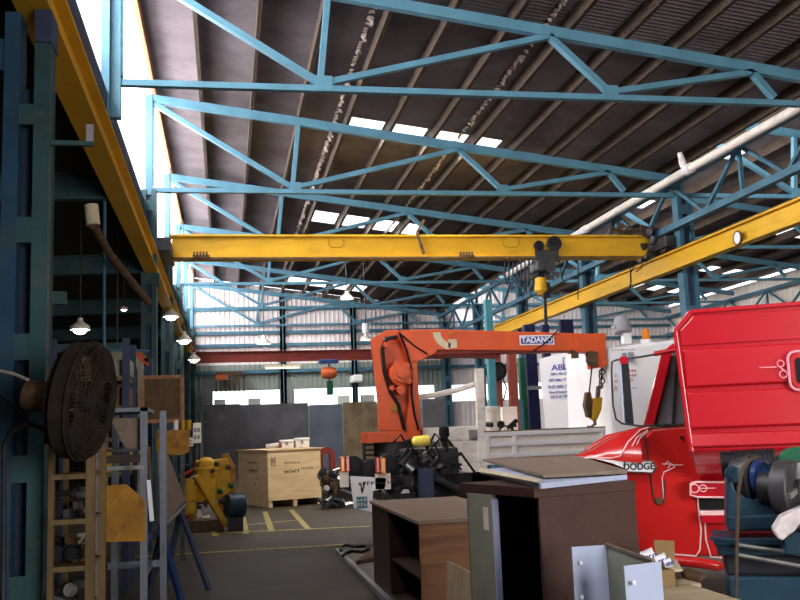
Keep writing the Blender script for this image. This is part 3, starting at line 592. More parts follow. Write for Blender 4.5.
def junk(x0, x1, y0, y1, z0, z1, n, mats, name, label, cat, seed, s=.12):
    rr = random.Random(seed); t = thing(name, label, cat, ((x0+x1)/2, (y0+y1)/2, z0))
    for i in range(n):
        b = MB(); zz = z0 if i < n*.3 else rr.uniform(z0, max(z0, z1-s)); a = Vector((rr.uniform(x0, x1), rr.uniform(y0, y1), zz)); k = rr.random()
        if k < .4: b.cyl(a+Vector((0, 0, s*.3)), a+Vector((rr.uniform(-2, 2)*s, rr.uniform(-1, 1)*s, rr.uniform(0, 1.2)*s+.3*s)), rr.uniform(.15, .5)*s, 9); nm = 'pipe_fitting'
        elif k < .7: b.box(a.x, a.x+rr.uniform(.4, 1.8)*s, a.y, a.y+rr.uniform(.4, 1.5)*s, a.z, a.z+rr.uniform(.3, 1)*s); nm = 'cast_block'
        elif k < .85: b.revolve(a, (rr.uniform(-.4, .4), -1, rr.uniform(-.4, .4)), [(0, .001), (0, s*.7), (s*.3, s*.7), (s*.3, s*.4), (s*.5, s*.35), (s*.5, .001)], 14); nm = 'flange'
        else: b.tube([a, a+Vector((.6*s, 0, s*.7)), a+Vector((1.3*s, 0, .8*s)), a+Vector((1.8*s, 0, .1*s))], s*.16, 8); nm = 'bent_hose'
        b.build(nm, M[mats[i % len(mats)]], t, smooth=nm != 'cast_block')
    return t
x0 = at(322, 480, 21.5).x; x1 = at(350, 480, 21.5).x
junk(x0, x1-.1, 21.2, 22.0, 0, .95, 60, ['dsteel', 'rust', 'blackp', 'steel'], 'scrap_heap', 'dark heap of machine scrap on the floor between crate and white truck rear', 'scrap', 11, .16)

# ================================================================== CRANE TRUCK
TY = 14.0
def P(px_, py_, Y=TY): return at(px_, py_, Y)
tk = thing('crane_truck', 'white tray truck carrying the orange loader crane, its tail towards the crate', 'truck', (3.5, 15, 0))
xr0 = P(352, 470).x; xt0 = P(485, 440).x; xt1 = P(622, 440).x; xc0 = P(606, 400).x
for y in (14.6, 15.5): MB().box(xr0+.3, xc0+2, y-.06, y+.06, .72, .98).build('chassis_rail', M['blackp'], tk)
zt = P(520, 431).z
tr = MB(); tr.box(xt0, xc0-.05, TY, TY+.05, zt-.5, zt); tr.build('tray_side', M['offw'], tk)
MB().box(xt0, xc0-.05, TY+2.0, TY+2.05, zt-.5, zt).build('tray_side', M['offw'], tk); MB().box(xt0, xc0-.05, TY+.05, TY+2.0, zt-.5, zt-.42).build('tray_floor', M['offw'], tk)
b = MB()
for z in (zt-.03, zt-.19, zt-.36): b.box(xt0, xc0-.05, TY-.03, TY, z-.035, z+.03)
for x in (xt0, P(512, 440).x, P(600, 440).x): b.box(x, x+.06, TY-.035, TY, zt-.5, zt)
b.build('tray_ribs', M['white'], tk)
# slim rusty capping along the tray top
MB().box(xt0, xc0-.05, TY-.02, TY+.06, zt-.005, zt+.02).build('tray_capping', M['timber'], tk)
a = P(475, 371); c = P(478, 450); pw = P(483, 371).x-a.x
MB().bar((a.x+pw/2, TY+.1, zt-.6), (a.x+pw/2+.03, TY+.1, a.z+.04), pw, .12, (0, 1, 0)).build('headboard_post', M['offw'], tk, bevel=.01)
MB().tube([(P(417, 397).x, TY+.3, P(417, 397).z), (P(440, 394).x, TY+.3, P(440, 394).z), (P(462, 389).x, TY+.3, P(462, 389).z), (P(477, 384).x, TY+.15, P(477, 384).z)], .045, 12).build('white_rail', M['offw'], tk, smooth=True)
# white steel tool boxes behind the engine
for (xa_, xb_, ya_, yb_) in ((422, 478, 428, 440), (452, 480, 441, 451), (458, 482, 452, 461), (459, 481, 462, 472)):
    a = P(xa_, ya_, 14.1); c = P(xb_, yb_, 14.1); MB().box(a.x, c.x, 14.1, 14.9, c.z, a.z).build('tool_box', M['offw'], tk, bevel=.012)
b = MB(); a = P(469, 430, 14.08); c = P(477, 438, 14.08); b.box(a.x, c.x, 14.06, 14.1, c.z, a.z); b.build('box_vent', M['grey'], tk)
# rear plate, bumper and lights
a = P(351, 476, 12.5); c = P(372, 477, 12.5); z0 = P(352, 508, 12.5).z
b = MB(); b.prism([(P(*q, 12.5).x, 12.5, P(*q, 12.5).z) for q in ((350, 476), (386, 478), (385, 489), (373, 491), (372, 512), (354, 508))], (0, .03, 0)); b.build('white_rear_plate', M['white'], tk)
T2 = Matrix.Translation((a.x, 12.5, 0))
scrib(T2, .1, a.z-.13, .45, .05, 8, 'ink', tk, 'plate_writing', seed=9)
b = MB(); v0 = P(361, 484, 12.49); v1 = P(362, 493, 12.49); b.bar(v0, v1, .02, .004, (0, 1, 0)); b.bar(P(365, 482, 12.49), v1, .02, .004, (0, 1, 0)); b.build('plate_writing', M['ink'], tk)
q0 = P(356.5, 497, 12.49); q1 = P(367.5, 508, 12.49); MB().box(q0.x, q1.x, 12.49, 12.5, q1.z, q0.z).build('number_plate', M['teal'], tk)
scrib(Matrix.Translation((q0.x, 12.488, 0)), .01, q1.z+.09, .14, .05, 3, 'offw', tk, 'plate_writing', seed=21); scrib(Matrix.Translation((q0.x, 12.488, 0)), .01, q1.z+.02, .14, .05, 3, 'offw', tk, 'plate_writing', seed=22)
for (xa_, ya_, xb_, yb_) in ((340, 472, 349, 487), (375, 474, 391, 489)):
    a = P(xa_, ya_, 12.5); c = P(xb_, yb_, 12.5); MB().box(a.x, c.x, 12.5, 12.58, c.z, a.z).build('light_bracket', M['offw'], tk)
for (xa_, ya_, xb_, yb_, m2) in ((340, 457, 345, 472, 'amber'), (345, 457, 350, 472, 'redlens'), (375, 457, 380, 473, 'redlens'), (380, 458, 386, 474, 'amber')):
    a = P(xa_, ya_, 12.45); c = P(xb_, yb_, 12.45); MB().box(a.x, c.x, 12.42, 12.52, c.z, a.z).build('tail_light', M[m2], tk, bevel=.015)
for (cx, cy_, r) in ((353, 467, .15), (388, 466, .15), (369, 470, .13)):
    p = P(cx, cy_, 12.6); MB().revolve((p.x, 12.52, p.z), (0, 1, 0), [(0, .001), (0, r*.6), (.03, r), (.2, r), (.2, .001)]).build('rubber_buffer', M['black'], tk, smooth=True)
for y in (12.9, 13.4): MB().box(P(356, 480, 12.5).x, P(356, 480, 12.5).x+.08, 12.6, 14.7, .72, .82).build('bumper_arm', M['blackp'], tk) if y < 13 else MB().box(P(384, 480, 12.5).x, P(384, 480, 12.5).x+.08, 12.6, 14.7, .72, .82).build('bumper_arm', M['blackp'], tk)
MB().box(P(356, 480, 12.5).x, xt0+.3, 14.54, 14.66, .72, .9).build('cross_member', M['blackp'], tk)
for xw in (4.4, 5.4):
    for yw in (14.2, 16.0): MB().revolve((xw, yw, .48), (0, 1, 0), [(0, .001), (0, .2), (.05, .26), (.0, .3), (.03, .47), (.08, .48), (.2, .48), (.24, .45), (.24, .001)], 28).build('wheel', M['black'], tk, smooth=True)
for yw in (14.1, 16.0): MB().revolve((7.4, yw, .48), (0, 1, 0), [(0, .001), (0, .2), (.05, .26), (.0, .3), (.03, .47), (.08, .48), (.2, .48), (.24, .45), (.24, .001)], 28).build('wheel', M['black'], tk, smooth=True)
# cab of the crane truck (white, seen behind the red truck)
ca = P(606, 348); cb = P(641, 337); zb = 1.0
cab = MB(); xl_, xm, xr_ = ca.x, P(640, 400).x, P(700, 380).x
cab.hexa([(xl_, TY, zb), (xr_, TY-.25, zb), (xr_, 16, zb), (xl_, 16, zb), (xl_+.02, TY+.02, ca.z), (xr_, TY-.25, P(690, 338).z), (xr_, 15.9, P(690, 338).z), (xl_+.02, 15.9, ca.z+.05)])
cab.build('cab_body', M['white'], tk, bevel=.05)
cf = lambda px_, py_: P(px_, py_, TY-.03)
scb = lambda x, y, x2, h, n, m, sd: scrib(Matrix.Translation((P(x, y, TY-.12).x, TY-.12, 0)), 0, P(x, y, TY-.12).z, P(x2, y, TY-.12).x-P(x, y, TY-.12).x, h, n, m, tk, 'cab_lettering', seed=sd)
scb(611, 351, 635, .03, 12, 'inkg', 31)
for k, yy in enumerate((377, 383, 389)): scb(615, yy, 618.5, .06, 2, 'inkr', 40+k)
for k, yy in enumerate((372, 377, 382)): scb(629, yy, 637 if k < 2 else 634, .06, 3, 'inkr', 44+k)
scb(632, 389, 638, .04, 4, 'inkg', 50); scb(614, 391, 618, .04, 2, 'inkg', 51)
a = P(622, 353, TY-.12); c = P(634, 359, TY-.12); b = MB(); b.box(a.x, a.x+.07, TY-.13, TY-.12, c.z, a.z); b.box(a.x+.1, c.x, TY-.13, TY-.12, c.z-.05, a.z+.01); b.build('cab_emblem', M['inkg'], tk)
# beacon and horn on the cab roof
bc = P(654, 335); MB().cyl((bc.x-.02, TY+.25, bc.z-.05), (bc.x-.02, TY+.25, bc.z+.12), .07, 16, .06).build('amber_beacon', M['amber'], tk, smooth=True); MB().cyl((bc.x-.02, TY+.25, bc.z-.12), (bc.x-.02, TY+.25, bc.z-.05), .1, 16).build('beacon_base', M['white'], tk, smooth=True)
hp = P(629, 325); b = MB(); b.revolve((hp.x, TY+.3, hp.z+.2), (0, -.2, -1), [(0, .03), (.05, .11), (.2, .15), (.3, .14), (.32, .09), (.32, .001)], 16); b.box(hp.x-.16, hp.x+.1, TY+.2, TY+.35, hp.z-.02, hp.z+.03); b.build('search_light', M['grey'], tk, smooth=True)
MB().box(hp.x-.02, hp.x+.12, TY+.2, TY+.3, hp.z-.28, hp.z-.1).build('search_light_bracket', M['white'], tk)

# ---- engine block / pumps behind the desk
x0 = P(372, 470, 13).x; x1 = P(470, 470, 13).x; zb = P(420, 500, 13).z
eng = junk(x0+.12, x1-.2, 12.8, 13.5, zb+.1, P(420, 447, 13).z, 150, ['blackp', 'dsteel', 'black', 'dsteel', 'blackp', 'steel', 'blackp'], 'engine_unit', 'black oily engine unit with hoses standing below the orange crane column', 'engine', 5, .1)
x0 = P(393, 470, 13).x
MB().box(x0, x1, 12.9, 13.6, zb-.05, zb+.35).build('engine_frame', M['blackp'], eng); MB().box(x0+.2, x1-.15, 13.0, 13.6, zb+.3, zb+.72).build('crankcase', M['dsteel'], eng, bevel=.04)
for x in (x0+.1, x1-.15): MB().box(x-.05, x+.05, 13.0, 13.5, 0, zb).build('stand_leg', M['blackp'], eng)
a = P(418, 470, 12.75); MB().box(a.x, a.x+.18, 12.6, 12.8, zb, a.z+.02).build('slate_box', M['slate'], eng)
a = P(412, 442, 12.7); c = P(430, 440, 12.7); MB().tube([a, a+(c-a)*.15, c-(c-a)*.1, c], [.035, .075, .075, .05], 16).build('yellow_tank', mat('clean_yellow', (.85, .68, .12), .4), eng, smooth=True)
for k in range(9):
    rr = random.Random(k); a = P(392+k*7, 470-rr.uniform(5, 30), 12.75); q = a+Vector((rr.uniform(-.3, .4), 0, rr.uniform(-.25, .2))); MB().tube([a, (a+q)/2+Vector((0, -.05, .16)), q], .018, 7).build('hose', M['black'], eng, smooth=True)
a = P(444, 431, 12.75); MB().revolve(a+Vector((0, 0, .07)), (0, 0, -1), [(0, .03), (.02, .07), (.13, .075), (.2, .03), (.3, .03)], 12).build('air_filter', M['black'], eng, smooth=True)
MB().tube([P(445, 438, 12.75), P(447, 452, 12.75)], .03).build('filter_stem', M['black'], eng)
MB().tube([P(436, 478, 12.6), P(455, 488, 12.6), P(466, 494, 12.6)], .045).build('exhaust', M['dsteel'], eng, smooth=True)
# rack of black bars
rk = thing('bar_rack', 'black rack of horizontal bars left of the orange crane foot', 'rack', P(378, 455, 14.4))
b0, b1 = P(364, 440, 14.4), P(398, 464, 14.4)
for k in range(6): z = b1.z+(b0.z-b1.z)*k/5; MB().box(b0.x, b1.x, 14.4, 14.44, z-.014, z+.014).build('bar', M['black'], rk)
for x in (b0.x, (b0.x+b1.x)/2, b1.x): MB().box(x-.02, x+.02, 14.38, 14.46, .98, b0.z+.03).build('upright', M['blackp'], rk)

# ---- orange loader crane
CY = 14.0
lc = thing('loader_crane', 'orange folded loader crane with white lettered boom standing on the truck', 'crane', (P(400, 435).x, CY, 1.5))
X = lambda pts, Y=CY: [(at(a, c, Y).x, Y, at(a, c, Y).z) for a, c in pts]
MB().prism(X(((371, 339), (386, 330), (398, 330), (399, 340), (384, 337), (381, 350), (389, 385), (400, 410), (404, 431), (379, 431), (378, 400), (374, 365))), (0, .1, 0)).build('column_plate', M['orange'], lc, bevel=.01)
MB().prism(X(((382, 340), (398, 336), (405, 345), (411, 365), (409, 385), (407, 431), (382, 431), (379, 390), (376, 360)), CY+.18), (0, .12, 0)).build('column_core', M['orange'], lc)
MB().prism(X(((409, 362), (417, 360), (421, 425), (423, 432), (405, 432), (409, 400))), (0, .42, 0)).build('lift_cylinder_guard', M['orange'], lc, bevel=.01)
MB().prism(X(((371, 339), (386, 330), (398, 330), (399, 340), (384, 337), (381, 350), (389, 385), (400, 410), (404, 431), (379, 431), (378, 400), (374, 365)), CY+.42), (0, .06, 0)).build('column_plate', M['orange'], lc)
MB().box(P(366, 435).x, P(421, 435).x, CY-.02, CY+.6, P(400, 442).z, P(400, 431).z).build('column_foot', M['orange'], lc, bevel=.01)
MB().cyl((P(396, 440).x, CY+.3, .98), (P(396, 440).x, CY+.3, P(400, 441).z), .3, 24).build('slew_base', M['dsteel'], lc, smooth=True)
MB().prism(X(((399, 330), (436, 329), (605, 334), (605, 351), (437, 350), (436, 353), (413, 364), (409, 360))), (0, .34, 0)).build('boom', M['orange'], lc, bevel=.012)
MB().prism(X(((424, 353), (500, 354), (500, 358), (424, 356)), CY+.06), (0, .2, 0)).build('boom_cylinder', M['redbeam'], lc)
MB().box(P(436, 350).x, P(596, 350).x, CY+.02, CY+.32, P(520, 352.5).z, P(520, 349).z).build('boom_underside_wear_strip', M['redbeam'], lc)
MB().prism(X(((576, 334), (606, 333), (607, 366), (597, 368), (594, 352), (576, 352)), CY-.03), (0, .4, 0)).build('boom_head', M['orange'], lc, bevel=.012)
MB().prism(X(((589, 350), (598, 352), (598, 366), (592, 366), (588, 361)), CY-.05), (0, .1, 0)).build('sheave_cheek', M['rust'], lc)
MB().box(P(573, 351).x, P(578, 351).x, CY-.02, CY+.1, P(575, 358).z, P(575, 350).z).build('stop_bracket', M['rust'], lc)
# pivot winch on the column
pc = P(400, 374, CY-.02); wcv = MB().revolve((pc.x, CY-.02, pc.z), (0, -1, 0), [(0, .18), (.05, .18), (.06, .13), (.1, .13), (.1, .07), (.15, .07), (.15, .001)], 20).build('winch_cover', M['orange'], lc, smooth=True)
for (qx, qy, r) in ((396, 364, .05), (406, 366, .05), (393, 378, .05), (408, 381, .05), (400, 390, .07), (391, 388, .04), (404, 370, .045), (385, 345, .04)):
    p = P(qx, qy, CY-.02); MB().cyl((p.x, CY+.1, p.z), (p.x, CY-.1, p.z), r, 10).build('bolt_boss', M['orange'], wcv, smooth=True)
MB().tube([Vector(v)+Vector((0, -.04, 0)) for v in X(((397, 337), (386, 339), (382, 350), (384, 372), (390, 392), (398, 405), (404, 430)))], .03, 8).build('hydraulic_hose', M['black'], lc, smooth=True)
MB().tube([Vector(v)+Vector((0, -.04, 0)) for v in X(((399, 333), (406, 350), (411, 370), (411, 395), (414, 415), (418, 430)))], .018, 8).build('hydraulic_hose', M['black'], lc, smooth=True)
MB().tube([Vector(v)+Vector((0, -.03, 0)) for v in X(((400, 334), (414, 346), (427, 354)))], .012, 6).build('cable', M['black'], lc)
MB().tube([Vector(v)+Vector((0, -.02, 0)) for v in X(((533, 351), (545, 343), (558, 330)))], .012, 6).build('cable', M['black'], lc)
p = P(395, 408, CY-.03); MB().box(p.x-.05, p.x+.03, CY-.04, CY-.0, p.z-.05, p.z+.05).build('rating_plate', M['ochre'], lc)
# cream load gauge arc on the boom
b = MB(); n = 8
for i in range(n):
    t0 = math.radians(180+75*i/n); t1 = math.radians(180+75*(i+1)/n)
    f = lambda t, r: (P(454, 332).x+math.cos(t)*r, CY-.006, P(454, 332).z+math.sin(t)*r*.85)
    a = [f(t0, .22), f(t1, .22), f(t1, .34), f(t0, .34)]; b.hexa([Vector(v) for v in a]+[Vector(v)+Vector((0, .008, 0)) for v in a])
a = P(448, 338, CY-.006); b.box(a.x, a.x+.14, CY-.006, CY, a.z-.16, a.z-.02); b.build('load_gauge', M['cream'], lc, label='cream load gauge arc')
b = MB(); b.box(P(448, 331).x, P(456, 331).x, CY-.005, CY, P(448, 334).z, P(448, 331).z); b.build('orange_decal', M['orange2'], lc)
a = P(519.5, 335.5, CY-.01); c = P(554.5, 344.5, CY-.01)
bd = MB().box(a.x, c.x, CY-.008, CY, c.z, a.z).build('name_board', M['white'], lc, label='white bordered name board')
MB().box(a.x+.02, c.x-.02, CY-.012, CY-.008, c.z+.02, a.z-.02).build('name_board_field', M['inkb'], bd)
text('name_lettering', 'TADANO', (a.z-c.z)*.82, ((a.x+c.x)/2, CY-.014, (a.z+c.z)/2), M['white'], bd, sx=.95, ext=.002, bold=.035)
# hook block hanging from boom head
hk = thing('hook_block', 'rusty yellow double hook block hanging from the tip of the orange boom', 'hook', P(593, 400))
for (x0_, y0_, x1_, y1_) in ((592, 366, 589, 395), (602, 364, 601, 388)): MB().tube([P(x0_, y0_, CY+.05), P(x1_, y1_, CY+.05)], .012, 6).build('wire_rope', M['black'], hk)
b = MB()
for k in range(4): b.ring(P(602-(k % 2), 372+k*4.5, CY+.05), (k % 2, 1-(k % 2)*.7, .2), .045, .012, 12, 5)
b.build('shackle_chain', M['dsteel'], hk, smooth=True)
MB().prism(X(((587, 392), (591, 392), (593, 402), (592, 418), (588, 417), (585, 405))), (0, .12, 0)).build('hook_cheek', M['rust'], hk, bevel=.01)
MB().prism(X(((594, 398), (603, 397), (602, 410), (597, 421), (592, 419), (592, 405))), (0, .14, 0)).build('hook_cheek', M['ydirty'], hk, bevel=.02)
MB().prism(X(((598, 386), (601, 386), (600, 397), (597, 398))), (0, .08, 0)).build('swivel', M['rust'], hk)
MB().tube([P(594, 418, CY+.05), P(595, 424, CY+.05), P(591, 427, CY+.05), P(587, 426, CY+.05)], [.03, .03, .02, .01], 8).build('hook', M['timber'], hk, smooth=True)

# ---- white printed cabinet behind the tray (stands on the floor)
WY = 16.6
a = at(545, 357, WY); c = at(571, 357, WY); zt_ = at(556, 354, WY).z
wc = thing('equipment_cabinet', 'tall white cabinet with blue print on its narrow face behind the tray', 'cabinet', (a.x, WY, 0))
b = MB(); e = at(606, 352, WY+.9)
b.hexa([(a.x+.1, WY+.35, 0), (c.x+.1, WY, 0), (e.x, WY+.9, 0), (e.x-.9, WY+1.3, 0), (a.x, WY+.35, zt_-.06), (c.x, WY, zt_+.05), (e.x, WY+.9, zt_+.1), (e.x-.9, WY+1.3, zt_)])
b.build('cabinet_body', M['white'], wc)
ang = math.atan2(-.35, c.x-a.x)
for (txt, py_, s_) in (('ABL', 367.5, .13), ('200 x 40 x 25', 373.8, .055), ('(07) 3861 7177', 380, .06), ('Ph 07 3892 1788', 386.5, .06), ('Hire & Enquiries', 392, .055), ('0412 267 389', 396.6, .055)):
    p = at(559.5, py_, WY+.13); text('cabinet_lettering', txt, s_*1.15, (p.x, p.y, p.z), M['inkb'], wc, rot=ang, sx=.95 if py_ > 370 else 1.2)
p = at(562, 363, WY+.12); b = MB(); xx, zz = p.x, p.z
for q in ((xx, xx+.012, zz-.14, zz+.1), (xx+.1, xx+.112, zz-.14, zz+.1), (xx, xx+.11, zz+.09, zz+.1)): b.box(q[0], q[1], WY+.06, WY+.075, q[2], q[3])
b.build('cabinet_logo', M['inkb'], wc)

# ---- posts and things behind the tray
def post(xa_, xb_, ytop, Y, m, label, grp, z0=0.0, name='storage_post', cat='post'):
    a = at(xa_, ytop, Y); c = at(xb_, ytop, Y); t = thing(name, label, cat, ((a.x+c.x)/2, Y, z0), grp)
    MB().ibeam(((a.x+c.x)/2, Y, z0+.02), ((a.x+c.x)/2, Y, a.z), c.x-a.x, .16).build('post', M[m], t) if False else MB().box(a.x, c.x, Y-.08, Y+.08, z0+.02, a.z).build('post', M[m], t, bevel=.01)
    MB().box(a.x-.06, c.x+.06, Y-.15, Y+.15, z0, z0+.02).build('base_plate', M[m], t); return t
post(493, 499.5, 352, 18.2, 'rustred', 'red oxide post nearest the black hose reel', 'red oxide storage posts')
post(507, 515, 352, 18.2, 'rustred', 'red oxide post left of the green pipe', 'red oxide storage posts')
post(484, 491, 300, 17.6, 'teal', 'teal post directly right of the white headboard post', 'coloured posts behind the tray')
post(523, 534, 325, 19.5, 'navy', 'wide navy post right of the green pipe', 'coloured posts behind the tray')
post(541, 548, 325, 19.5, 'navy', 'narrow navy post against the left side of the printed cabinet', 'coloured posts behind the tray')
post(559, 572, 320, 22.5, 'navy', 'navy post rising above the orange boom', 'coloured posts behind the tray')
post(518, 524, 358, 19.0, 'green', 'thin green pipe standing before the wide navy post', 'coloured posts behind the tray')
post(517, 522, 400, 18.8, 'teal', 'short pale teal post at the foot of the green pipe', 'coloured posts behind the tray')
a = at(524, 388, 19.3); c = at(545, 388, 19.3); MB().box(a.x-.05, c.x+.05, 19.34, 19.43, a.z-.04, a.z+.04).build('shelf_rail', M['grey'], label='pale rail fixed between the two navy posts', cat='rail')
p = at(497, 371, 17.9); hr = thing('hose_reel', 'black coiled hose reel hanging on the left red oxide post', 'hose reel', p)
b = MB()
for k in range(7): b.ring((p.x+random.uniform(-.01, .01), 17.9+k*.025, p.z), (0, 1, .05), .17-.012*(k % 3), .03, 28, 6)
b.build('coiled_hose', M['black'], hr, smooth=True); MB().revolve((p.x, 17.85, p.z), (0, 1, 0), [(0, .001), (0, .14), (.16, .14), (.16, .001)]).build('reel_drum', M['blackp'], hr, smooth=True)
MB().tube([(p.x+.1, 17.9, p.z-.1), (p.x+.18, 17.9, p.z-.35), (p.x+.1, 17.9, p.z-.6)], .015, 6).build('loose_hose', M['black'], hr)
# things standing in the tray
TF = zt-.415
p = at(493, 420, 14.9); bn = thing('white_bin', 'small round white bin standing in the tray behind the white post', 'bin', (p.x, 14.9, TF)); MB().revolve((p.x, 14.9, TF), (0, 0, 1), [(0, .001), (0, .11), (at(493, 407, 14.9).z-TF, .13)]).build('bin_body', M['offw'], bn, smooth=True); MB().ring((p.x, 14.9, at(493, 407, 14.9).z), (0, 0, 1), .13, .012).build('bin_rim', M['white'], bn, smooth=True)
p = at(505, 408, 15.6); MB().box(p.x-.05, p.x+.22, 15.6, 15.9, TF, p.z+.02).build('storage_box', M['offw'], label='pale upright box in the tray between the red posts', cat='box', bevel=.01)
junk(at(492, 428, 14.4).x, at(515, 428, 14.4).x, 14.3, 14.6, TF, at(500, 424, 14.4).z+.08, 26, ['black', 'blackp'], 'hose_pile', 'black heap of hoses lying in the tray at its left end', 'hoses', 77, .09)
# orange machinery hint and far rack near back wall left
p = at(222, 381, 38); fr = thing('wall_rack', 'dark tool rack with orange hook hanging on the far left back wall', 'rack', p)
b = MB(); z1_ = at(222, 374, 41).z; z0_ = at(222, 392, 41).z; xa_, xb_ = at(216, 380, 41).x, at(244, 380, 41).x
for k in range(7): x = xa_+(xb_-xa_)*k/6; b.box(x-.03, x+.03, 41, 41.06, z0_, z1_)
b.box(xa_, xb_, 41, 41.08, z1_, z1_+.1); b.build('rack_bars', M['rust'], fr); MB().box(xa_, xa_+.5, 40.8, 41, z1_-.25, z1_-.05).build('hook_box', M['orange2'], fr)
MB().box(xa_, xb_, 41.06, 42.1, z1_+.02, z1_+.08).build('rack_arm', M['rust'], fr)

# ================================================================== YELLOW MACHINE
YY = 17.6
ym = thing('hydraulic_press', 'dirty yellow hydraulic machine with a slanting yellow strut on the left floor', 'machine', (-.3, YY, 0))
Q = lambda a, c, Y=YY: at(a, c, Y)
p = Q(207, 450); 
MB().revolve((Q(206, 460).x, YY, .55), (0, 0, 1), [(0, .001), (0, .17), (.35, .2), (.55, .19), (.56, .24), (.6, .24), (.61, .16), (.72, .15), (.78, .08), (.79, .001)], 18).build('main_cylinder', M['ydirty'], ym, smooth=True)
MB().revolve((Q(190, 470).x, YY-.1, .35), (0, 0, 1), [(0, .001), (0, .12), (.2, .12), (.22, .17), (.5, .17), (.52, .1), (.62, .09), (.62, .001)], 18).build('side_cylinder', M['ydirty'], ym, smooth=True)
MB().prism([Q(*q) for q in ((201, 462), (228, 458), (231, 490), (222, 500), (205, 498))], (0, .35, 0)).build('frame_plate', M['ydirty'], ym, bevel=.02)
MB().prism([Q(*q, YY+.1) for q in ((222, 455), (228, 453), (235, 466), (236, 492), (228, 502), (222, 500))], (0, .12, 0)).build('frame_plate', M['ochre'], ym, bevel=.01)
MB().bar(Q(196, 476, YY-.3), at(226, 526, YY-.1), .11, .1).build('slanting_strut', M['ydirty'], ym, bevel=.01)
b = MB(); b.box(-.72, -.06, YY-.1, YY+.6, .0, .2); b.build('base_frame', M['rust'], ym)
for x in (-.62, -.1): MB().box(x-.06, x+.06, YY, YY+.12, .1, .62).build('leg', M['ochre'], ym)
for k in range(16):
    rr = random.Random(k+60); a = Q(189+k*2.8, 505-rr.uniform(0, 45), YY-.12); b = MB()
    b.revolve(a, (rr.uniform(-.5, .5), -1, rr.uniform(-.5, .5)), [(0, .001), (0, .05), (.06, .05), (.06, .03), (.1, .03), (.1, .001)], 10); b.build('valve_fitting', M[('dsteel', 'ydirty', 'rust', 'green')[k % 4]], ym, smooth=True)
mo = thing('electric_motor', 'small dark blue electric motor on the floor between yellow machine and crate', 'motor', (Q(235, 505).x, YY-.2, 0))
a = Q(227, 490, YY-.2); c = Q(243, 514, YY-.2); MB().cyl((a.x, YY-.2, .45), (c.x, YY-.1, .45), .22, 20).build('motor_body', M['bluem'], mo, smooth=True); MB().box(a.x, c.x, YY-.4, YY+.05, .0, .25).build('motor_foot', M['blackp'], mo); MB().cyl((c.x, YY-.12, .45), (c.x+.1, YY-.12, .45), .04).build('shaft', M['steel'], mo)
junk(Q(176, 500, 19).x, Q(196, 500, 19).x, 18.8, 19.6, 0, 1.35, 60, ['dsteel', 'offw', 'blackp', 'steel', 'inkr'], 'parts_heap', 'dark heap of small parts and red rags left of the yellow machine', 'scrap', 31, .14)
# white electrical box post near column
for (px_, py_, wd, hg, n) in ((197, 428, .2, .5, 'white switch box fixed on a post in front of the left grey sheet panel'), (191, 437, .1, .22, 'small white socket box just left of the switch box')):
    p = at(px_, py_+5, 24); t = thing('switch_box', n, 'switch box', (p.x, 24, 0), 'white switch boxes by the left columns')
    bo = MB().box(p.x-wd/2, p.x+wd/2, 23.9, 24.0, p.z-hg/2, p.z+hg/2).build('box_body', M['offw'], t, bevel=.01); MB().box(p.x-.03, p.x+.03, 24.0, 24.06, 0, p.z+hg/2).build('post', M['dsteel'], t)
    b = MB()
    for k in range(2): b.box(p.x-wd*.35, p.x-wd*.05, 23.89, 23.9, p.z-hg*.3+k*hg*.35, p.z-hg*.1+k*hg*.35); b.box(p.x+wd*.05, p.x+wd*.35, 23.89, 23.9, p.z-hg*.3+k*hg*.35, p.z-hg*.1+k*hg*.35)
    b.build('switches', M['grey'], bo)

# ================================================================== LEFT SIDE
# mesh guard
GY = 13.6; G = lambda a, c, Y=GY: at(a, c, Y)
mg = thing('machine_guard', 'square brown wire mesh guard in a rusty frame with ochre plate below', 'guard', (G(162, 400).x, GY, 0))
a, c = G(143, 378), G(182, 420); MB().box(a.x, c.x, GY, GY+.015, c.z, a.z).build('mesh_panel', M['rust'], mg)
b = MB(); b.box(a.x-.03, a.x+.02, GY-.03, GY+.03, c.z, a.z); b.box(c.x-.02, c.x+.03, GY-.03, GY+.03, c.z, a.z); b.box(a.x, c.x, GY-.03, GY+.03, a.z-.02, a.z+.03); b.box(a.x, c.x, GY-.03, GY+.03, c.z-.03, c.z+.02); b.build('mesh_frame', M['eave'], mg)
b = MB()
for k in range(1, 22):
    x = a.x+(c.x-a.x)*k/22; b.box(x-.003, x+.003, GY-.008, GY, c.z, a.z); z = c.z+(a.z-c.z)*k/22; b.box(a.x, c.x, GY-.008, GY, z-.003, z+.003)
b.build('mesh_wires', M['timber'], mg)
MB().prism([G(*q) for q in ((157, 430), (190, 430), (189, 452), (181, 455), (160, 455), (156, 448))], (0, .02, 0)).build('ochre_plate', M['ochre'], mg)
b = MB(); b.box(G(158, 425).x, G(181, 425).x, GY-.02, GY+.04, G(160, 428).z, G(160, 422).z); b.build('slate_rail', M['slate'], mg)
for x in (G(159, 425).x, G(182, 425).x): MB().box(x-.03, x+.03, GY+.02, GY+.08, 0, a.z).build('guard_post', M['dsteel'], mg)
for px_ in (176, 183, 189): p = G(px_, 425); MB().cyl((p.x, GY-.02, p.z-.07), (p.x, GY-.02, p.z+.07), .035, 10).build('guard_knob', M['ydirty' if px_ > 178 else 'offw'], mg, smooth=True)
